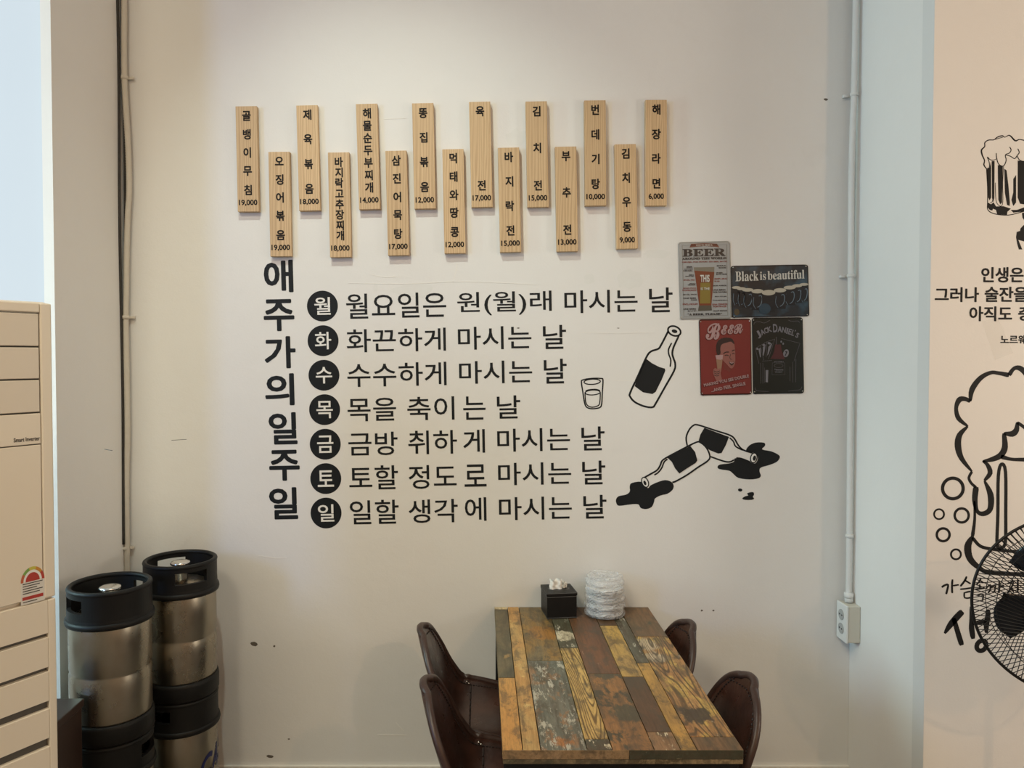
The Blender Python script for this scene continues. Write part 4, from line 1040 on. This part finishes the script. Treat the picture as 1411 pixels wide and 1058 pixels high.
poly('card_bar', [[(865, 680), (898, 682), (892, 835), (865, 832)]], SY, gry, t, C=CP)
ribbon('label_frame', [([(948, 590), (1105, 590), (1108, 740), (945, 740)], 4, True), ([(820, 570), (945, 560)], 4), ([(800, 590), (805, 850)], 4), ([(830, 590), (830, 850)], 4), ([(1170, 640), (1170, 820)], 4), ([(1205, 580), (1205, 835)], 4), ([(1245, 545), (1240, 835)], 4), ([(850, 650), (852, 840)], 3)], SY, lin, t, C=CP, cs=9.103, smooth=0)
ribbon('label_oval', [(ell(1028, 625, 55, 25, 0, 20), 4, True)], SY, lin, t, C=CP, cs=9.103)
pw('Tennessee', 1030, 675, 110, 22, CP, 9.103, gry, .01, 0); pw('WHISKEY', 1030, 705, 100, 14, CP, 9.103, gry, .01, 0); pw("JACK DANIEL'S", 1030, 578, 120, 18, CP, 9.103, gry, .01, 0, 1)

# ================================================================== MURAL WALL
CM = crop(1240, 480, 3.526); CN = crop(1240, 700, 2.955); CQ = crop(1340, 170, 5.873); CR = crop(1280, 350, 7.557)
HY = MY
t = grp('mug_mural', 1400, 330, HY, 'black and white drawing of a foaming beer mug above the lettering on the cream wall', 'wall drawing')
ribbon('foam_outline', [([(110, 365), (92, 335), (97, 300), (78, 255), (73, 215), (98, 188), (100, 155), (130, 135), (172, 133), (200, 112), (240, 100), (262, 112), (300, 97), (345, 140), (380, 130), (430, 138), (500, 130)], [6, 7, 6, 8, 9, 6, 6, 6, 5, 6, 7, 4, 7, 9, 5, 6, 6]),
   ([(110, 365), (135, 358), (135, 315), (120, 272), (140, 292), (165, 298), (190, 290)], 4.5), ([(192, 240), (195, 280), (212, 330), (250, 345), (272, 300), (266, 255), (298, 240), (312, 215), (300, 190)], 5),
   ([(268, 255), (305, 265), (340, 285), (360, 262), (378, 235), (366, 205)], 5), ([(362, 265), (385, 300), (440, 308), (500, 300)], 5), ([(180, 130), (215, 120), (245, 112)], 4)], HY, M['brush'], t, C=CQ, cs=5.873)
poly('dark_stripe', [[(115, 372), (140, 358), (150, 310), (150, 560), (150, 600), (138, 622), (128, 600)], [(156, 305), (178, 305), (176, 600), (166, 640), (158, 600)], [(205, 338), (245, 345), (240, 560), (238, 640), (225, 655), (210, 620), (206, 450)],
   [(258, 368), (275, 380), (290, 500), (302, 640), (300, 668), (280, 660), (262, 560)], [(352, 418), (330, 450), (330, 560), (315, 620), (330, 668), (352, 640)], [(366, 300), (417, 310), (480, 315), (480, 650), (417, 655), (385, 650), (366, 600)],
   [(122, 640), (150, 655), (170, 640), (190, 672), (250, 670), (310, 690), (282, 715), (278, 740), (200, 735), (190, 700), (165, 690), (160, 705), (140, 700), (120, 675)], [(310, 700), (360, 700), (417, 680), (480, 668), (480, 700), (417, 712), (330, 722)]], HY, M['brush'], t, C=CQ)
ribbon('glass_outline', [([(113, 368), (122, 520), (122, 640), (125, 700), (180, 732), (290, 742), (417, 712), (500, 690)], 5), ([(252, 345), (244, 480), (246, 600), (240, 660), (215, 665), (190, 620), (184, 480)], 3), ([(140, 640), (155, 640), (170, 600)], 3)], HY, M['brush'], t, C=CQ, cs=5.873)
poly('handle_print', [[(400, 725), (440, 715), (440, 785), (417, 780), (405, 765)], [(440, 800), (412, 825), (388, 850), (385, 870), (358, 878), (352, 920), (362, 975), (375, 1020), (402, 1020), (388, 985), (370, 942), (417, 955), (440, 950)]], HY, M['brush'], t, C=CQ)
for tx, ws_, lb in (('인생은', [('인생은', 1352, 368, 1410.5, 389.2)], 'top line of brushed lettering 인생은 under the small mug drawing'),
                    ('그러나', [('그러나', 1288, 395.7, 1348.8, 416.2), ('술잔을', 1356.7, 395, 1416, 416)], 'brushed lettering line 그러나 술잔을 on the cream wall'),
                    ('아직도', [('아직도', 1335.6, 422, 1394.5, 442.6), ('충', 1403, 421.5, 1422, 442)], 'brushed lettering line starting 아직도 on the cream wall'),
                    ('노르웨', [('노르웨', 1378.4, 461.6, 1414, 474)], 'small lettering 노르웨 below the longer lines on the cream wall')):
    t = grp('mural_lettering', ws_[0][1] + 20, ws_[0][4], HY, lb, 'wall lettering', 'brushed saying on the cream wall')
    for (s_, x0, y0, x1, y1) in ws_: word(s_, x0, y0, x1, y1, HY, M['brush'], t, .026, .0)
t = grp('tape_strip', 1382, 495, HY, 'faint clear tape strip stuck aslant on the cream wall', 'tape')
poly('tape', [(1353, 443), (1374, 437), (1396, 486), (1371, 496)], HY, M['tape'], t, .0002)
t = grp('mug_mural', 1400, 790, HY, 'large beer mug outline painted in black with overflowing foam behind the fan', 'wall drawing')
ribbon('foam_outline', [([(342, 257), (315, 245), (288, 250), (273, 290), (285, 340), (330, 378)], [14, 16, 20, 14, 17, 8]), ([(330, 378), (290, 420), (282, 475), (300, 535), (350, 598)], [8, 20, 24, 18, 8]),
   ([(350, 598), (335, 628), (347, 655), (370, 675)], [10, 10, 10, 10]), ([(370, 672), (364, 735), (375, 790), (405, 803), (438, 780), (440, 710), (410, 642)], [22, 20, 14, 18, 20, 22, 8]),
   ([(410, 642), (438, 605), (425, 565), (402, 547)], [10, 18, 14, 8]), ([(402, 548), (450, 538), (490, 518), (510, 478), (505, 412)], [8, 18, 22, 22, 14]), ([(505, 412), (545, 415), (566, 395), (570, 358)], [10, 22, 20, 10]), ([(570, 360), (600, 380), (650, 420), (700, 440)], 12),
   ([(490, 525), (540, 538), (603, 540), (700, 540)], [18, 12, 14, 14]), ([(342, 257), (350, 200), (390, 145), (440, 118), (480, 120), (530, 130)], [10, 20, 18, 14, 14, 18]), ([(530, 130), (555, 97), (590, 100), (640, 150), (700, 160)], [16, 14, 20, 16, 14])], HY, M['brush'], t, C=CM, cs=3.526)
ribbon('glass_outline', [([(362, 740), (363, 830), (352, 915)], [8, 10, 14]), ([(352, 915), (330, 960), (340, 1020), (385, 1065), (440, 1090), (603, 1098), (760, 1105)], [14, 26, 24, 18, 14, 16, 16]), ([(352, 918), (390, 960), (450, 975), (520, 983), (603, 990), (760, 995)], 12)], HY, M['brush'], t, C=CM, cs=3.526)
ribbon('rod_outline', [([(472, 955), (476, 800), (478, 620), (493, 562), (513, 600), (514, 800), (512, 940), (492, 968)], 12, True)], HY, M['brush'], t, C=CM, cs=3.526)
for (x, y, r, wd, lb) in ((257, 680, 50, 12, 'largest and topmost black bubble ring left of the painted mug'), (190, 805, 24, 6.5, 'small bubble ring nearest the wall edge beside the painted mug'), (300, 811, 34, 9, 'mid-sized bubble ring closest to the painted mug'), (210, 905, 31, 9, 'mid-sized bubble ring between two smaller ones'), (272, 1000, 24, 7, 'lowest small bubble ring above the brushed lettering')):
    c = CM(x, y); t = grp('bubble_drawing', c[0], c[1], HY, lb, 'wall drawing', 'painted bubbles by the large mug')
    ribbon('ring', [(ell(x, y, r, r, 0, 32), wd, True)], HY, M['brush'], t, C=CM, cs=3.526, smooth=2)
t = grp('mural_lettering', 1350, 826, HY, 'thin handwritten line 가슴속까지 running behind the fan guard', 'wall lettering')
ribbon('brush_stroke', [([(170, 322), (182, 314), (196, 312), (192, 335), (188, 350)], 6), ([(214, 290), (212, 318), (213, 346)], 6), ([(214, 316), (240, 312)], 5), ([(272, 278), (262, 298), (246, 318)], 6), ([(262, 292), (275, 300), (288, 308)], 5), ([(245, 330), (268, 328), (292, 324)], 5),
   ([(262, 342), (264, 365), (290, 362), (290, 340), (264, 344)], 5), ([(330, 285), (322, 300), (312, 310)], 5), ([(328, 295), (340, 305)], 5), ([(305, 330), (345, 326)], 5), ([(325, 310), (325, 328)], 5), ([(312, 355), (338, 350), (336, 378)], 5),
   ([(352, 325), (368, 312), (366, 335), (358, 345)], 5), ([(372, 325), (388, 312), (386, 335), (378, 345)], 5), ([(405, 295), (404, 345)], 6), ([(405, 318), (425, 315)], 5), ([(436, 308), (462, 300), (450, 330), (436, 345)], 5), ([(450, 325), (464, 342)], 5), ([(480, 290), (479, 345)], 6)], HY, M['brush'], t, C=CN, cs=2.955, smooth=3)
t = grp('mural_lettering', 1330, 900, HY, 'huge brushed syllable 생 on the cream wall behind the fan guard', 'wall lettering')
ribbon('brush_stroke', [([(255, 420), (235, 440), (205, 475), (182, 510)], [18, 20, 18, 8]), ([(218, 448), (228, 480), (240, 520), (252, 558)], [14, 15, 16, 16]), ([(290, 400), (291, 450), (292, 490), (298, 532)], [10, 12, 17, 14]),
   ([(295, 470), (325, 465), (355, 458)], [10, 14, 10]), ([(358, 412), (358, 440), (352, 475), (352, 508)], [12, 16, 17, 10]), (ell(332, 560, 18, 22, 35, 14), 14, True)], HY, M['brush'], t, C=CN, cs=2.955, smooth=3)

# ================================================================== FAN
FY = 2.09
fc = P(1466, 837, FY); FR = 129.5 * FY / F
fan = thing('pedestal_fan', (fc.x, FY + .05, 0), 'black pedestal fan with a wire guard in front of the cream mural wall', 'fan')
def ring(bm, r, y, th, seg=72): tube(bm, [(fc.x + r * math.cos(k * 2 * PI / seg), y, fc.z + r * math.sin(k * 2 * PI / seg)) for k in range(seg)], th, 8, closed=True)
bm = bmesh.new(); ring(bm, FR - .004, FY, .0042, 96); obj('guard_rim', bm, M['black_metal'], fan, True)
for y, r in ((FY - .045, FR * .80), (FY - .065, FR * .55), (FY + .045, FR * .80), (FY + .065, FR * .55)):
    bm = bmesh.new(); ring(bm, r, y, .0011, 64); obj('guard_ring', bm, M['black_metal'], fan, True)
def wire_mesh(sgn, tw):
    bm = bmesh.new(); pts = []
    for k in range(9):
        s = k / 8; r = FR * (.985 - .77 * s); y = sgn * .072 * math.sin(min(1, s * 1.25) * PI / 2); a = tw * s * s
        pts.append((r * math.cos(a), y, r * math.sin(a)))
    tube(bm, pts, .0013, 4)
    me = bpy.data.meshes.new('guard_wire'); bm.to_mesh(me); bm.free(); me.materials.append(M['black_metal']); return me
for sgn, tw, n in ((-1, .42, 108), (1, -.42, 108)):
    me = wire_mesh(sgn, tw)
    for k in range(n):
        o = bpy.data.objects.new('guard_wire', me); o.location = (fc.x, FY, fc.z); o.rotation_euler = (0, k * 2 * PI / n + (.01 if sgn > 0 else 0), 0); link(o, fan)
bm = bmesh.new(); lathe(bm, [(0, 0), (FR * .23, 0), (FR * .24, .006), (FR * .22, .012), (0, .014)], 40)
bmesh.ops.rotate(bm, verts=bm.verts, matrix=Matrix.Rotation(PI / 2, 3, 'X')); bmesh.ops.translate(bm, verts=bm.verts, vec=(fc.x, FY - .066, fc.z)); obj('guard_badge', bm, M['blade'], fan, True)
bm = bmesh.new(); lathe(bm, [(0, -.03), (.03, -.028), (.042, -.015), (.044, .03), (0, .03)], 32)
bmesh.ops.rotate(bm, verts=bm.verts, matrix=Matrix.Rotation(PI / 2, 3, 'X')); bmesh.ops.translate(bm, verts=bm.verts, vec=(fc.x, FY, fc.z)); obj('blade_hub', bm, M['blade'], fan, True)
for k in range(5):
    a0 = math.radians(190 + 72 * k); bm = bmesh.new(); NR, NA = 10, 10; rows_ = []
    for top in (0, .0025):
        gr = []
        for i in range(NR + 1):
            r = .035 + (FR * .79 - .035) * i / NR; span = math.radians(17 + 10 * math.sin(i / NR * PI * .7)); row = []
            rr = r
            for j in range(NA + 1):
                s = j / NA - .5; a = a0 + span * 2 * s * .9 + .08 * (i / NR)
                r2 = rr * (1 - (.13 * abs(2 * s) ** 3 if i == NR else 0))
                row.append(bm.verts.new((fc.x + r2 * math.cos(a), FY + top + .030 * 2 * s * (.6 + .4 * i / NR), fc.z + r2 * math.sin(a))))
            gr.append(row)
        rows_.append(gr)
        for i in range(NR):
            for j in range(NA): bm.faces.new((gr[i][j], gr[i][j + 1], gr[i + 1][j + 1], gr[i + 1][j]))
    A, B = rows_
    ed = [(i, 0) for i in range(NR + 1)] + [(NR, j) for j in range(1, NA + 1)] + [(i, NA) for i in range(NR - 1, -1, -1)] + [(0, j) for j in range(NA - 1, 0, -1)]
    for q_ in range(len(ed)):
        e, f_ = ed[q_], ed[(q_ + 1) % len(ed)]; bm.faces.new((A[e[0]][e[1]], A[f_[0]][f_[1]], B[f_[0]][f_[1]], B[e[0]][e[1]]))
    obj('blade', bm, M['blade'], fan, True)
bm = bmesh.new(); lathe(bm, [(0, 0), (.045, 0), (.054, .02), (.056, .09), (.045, .12), (0, .13)], 32)
bmesh.ops.rotate(bm, verts=bm.verts, matrix=Matrix.Rotation(-PI / 2, 3, 'X')); bmesh.ops.translate(bm, verts=bm.verts, vec=(fc.x + .02, FY + .074, fc.z)); obj('motor_housing', bm, M['black_metal'], fan, True)
bm = bmesh.new(); tube(bm, [(fc.x + .045, FY + .13, fc.z - .05), (fc.x + .045, FY + .13, .04)], .014, 14); obj('pole', bm, M['black_metal'], fan, True)
bm = bmesh.new(); lathe(bm, [(0, 0), (.20, 0), (.205, .01), (.19, .022), (.03, .04), (0, .04)], 48, (fc.x + .045, FY + .13, 0)); obj('base', bm, M['black_metal'], fan, True)

fan.rotation_euler = (0, 0, -.30); fan.location.x += .052

# ================================================================== ON THE TABLE
tb = thing('tissue_box', (.325, 2.92, TZ), 'square black leatherette tissue box with white tissue sticking out, on the table', 'tissue box')
BC = Vector((.3015, 2.915)); th = math.radians(7.0); RM = Matrix.Translation((BC.x, BC.y, TZ)) @ Matrix.Rotation(th, 4, 'Z')
tb.location = (BC.x, BC.y, TZ)
hw_ = .0575
bm = bmesh.new(); box(bm, -hw_, hw_, -hw_, hw_, .0004, .0865, .0025); bmesh.ops.transform(bm, matrix=RM, verts=bm.verts); obj('box_body', bm, M['black_leather'], tb)
bm = bmesh.new(); box(bm, -hw_ - .002, hw_ + .002, -hw_ - .002, hw_ + .002, .0866, .0985, .0025); bmesh.ops.transform(bm, matrix=RM, verts=bm.verts); lid = obj('lid', bm, M['black_leather'], tb)
bm = bmesh.new()
for z, e in ((.0045, .0002), (.0835, .0002), (.0975, .0018)):
    q4 = [(-hw_ - e, -hw_ - e, z), (hw_ + e, -hw_ - e, z), (hw_ + e, hw_ + e, z), (-hw_ - e, hw_ + e, z)]
    tube(bm, q4, .0007, 4, closed=True)
bmesh.ops.transform(bm, matrix=RM, verts=bm.verts); obj('edge_stitching', bm, mat('grey_stitch', (.12, .12, .12), .6), tb)
bm = bmesh.new(); lathe(bm, [(.036, .0986), (.040, .0989), (.042, .0986)], 32); [setattr(v_.co, 'y', v_.co.y * .62) for v_ in bm.verts]
bmesh.ops.transform(bm, matrix=RM, verts=bm.verts); obj('slot_trim', bm, mat('slot_trim', (.05, .05, .05), .4), tb)
for (x0, x1, yo, top, sd) in ((-.036, .012, -.008, .034, 1), (.004, .034, .006, .026, 2)):
    bm = bmesh.new(); r = random.Random(sd); N1, N2 = 12, 7; gA = []
    for lay in (0, .0008):
        g_ = [[bm.verts.new((x0 + (x1 - x0) * i / N1 + .002 * math.sin(j * 1.3 + sd), yo + lay + .0035 * math.sin(i * .9 + sd * 2) * (.4 + j / N2) + .003 * math.sin(j * 2 + i), .090 + (top + .010 + .004 * math.sin(i * .8 + sd) + (.006 * i / N1 if sd == 1 else -.003)) * j / N2)) for i in range(N1 + 1)] for j in range(N2 + 1)]
        gA.append(g_)
        for j in range(N2):
            for i in range(N1): bm.faces.new((g_[j][i], g_[j][i + 1], g_[j + 1][i + 1], g_[j + 1][i]))
    bmesh.ops.transform(bm, matrix=RM, verts=bm.verts); obj('tissue', bm, M['tissue'], tb, True)
# wrapped bundle of white bowls
PC = (.4775, 2.906); pk = thing('wrapped_plates', (PC[0], PC[1], TZ), 'stack of white disposable plates wrapped in crinkled clear plastic beside the tissue box', 'plates')
for k in range(18):
    z0 = .004 + k * .0056
    bm = bmesh.new(); lathe(bm, [(0, z0), (.046, z0), (.052, z0 + .002), (.070, z0 + .010), (.0705, z0 + .0115), (.069, z0 + .0115), (.051, z0 + .004), (0, z0 + .0025)], 36, (PC[0], PC[1], TZ))
    obj('plate', bm, M['plate_white'], pk, True)
import mathutils
def crinkle(ampl, seed, prof_):
    bm = bmesh.new(); lathe(bm, prof_, 72)
    for v_ in bm.verts:
        a = math.atan2(v_.co.y, v_.co.x); z = v_.co.z; r = math.hypot(v_.co.x, v_.co.y)
        n1 = mathutils.noise.noise(Vector((math.cos(a) * 1.6, math.sin(a) * 1.6, z * 24 + a * .7 + seed))) * 1.0
        n2 = mathutils.noise.ridged_multi_fractal(Vector((math.cos(a) * 2.4, math.sin(a) * 2.4, z * 40 + a * 1.4 + seed)), 1.0, 2.0, 3, 1.0, 2.0) * .35
        k = 1 + ampl * (n1 + n2 - .4) if r > .001 else 1
        v_.co.x *= k; v_.co.y *= k; v_.co.z += .003 * n1 if z > .02 else 0
    bmesh.ops.translate(bm, verts=bm.verts, vec=(PC[0], PC[1], TZ)); return bm
bm = crinkle(.028, 3, [(0, .0006), (.05, .0008), (.066, .003)] + [(.076 - .006 * max(0, (k - 10) / 20) + .003 * math.sin(k), .006 + k * .0047) for k in range(31)] + [(.070, .152), (.060, .157), (.040, .154), (.02, .150), (0, .151)])
obj('plastic_film', bm, M['film'], pk, True)
bm = crinkle(.07, 9, [(.062, .118), (.072, .124), (.074, .134), (.070, .142), (.060, .149), (.045, .146), (.03, .143), (.018, .147), (.0, .150)])
obj('gathered_film', bm, M['film'], pk, True)
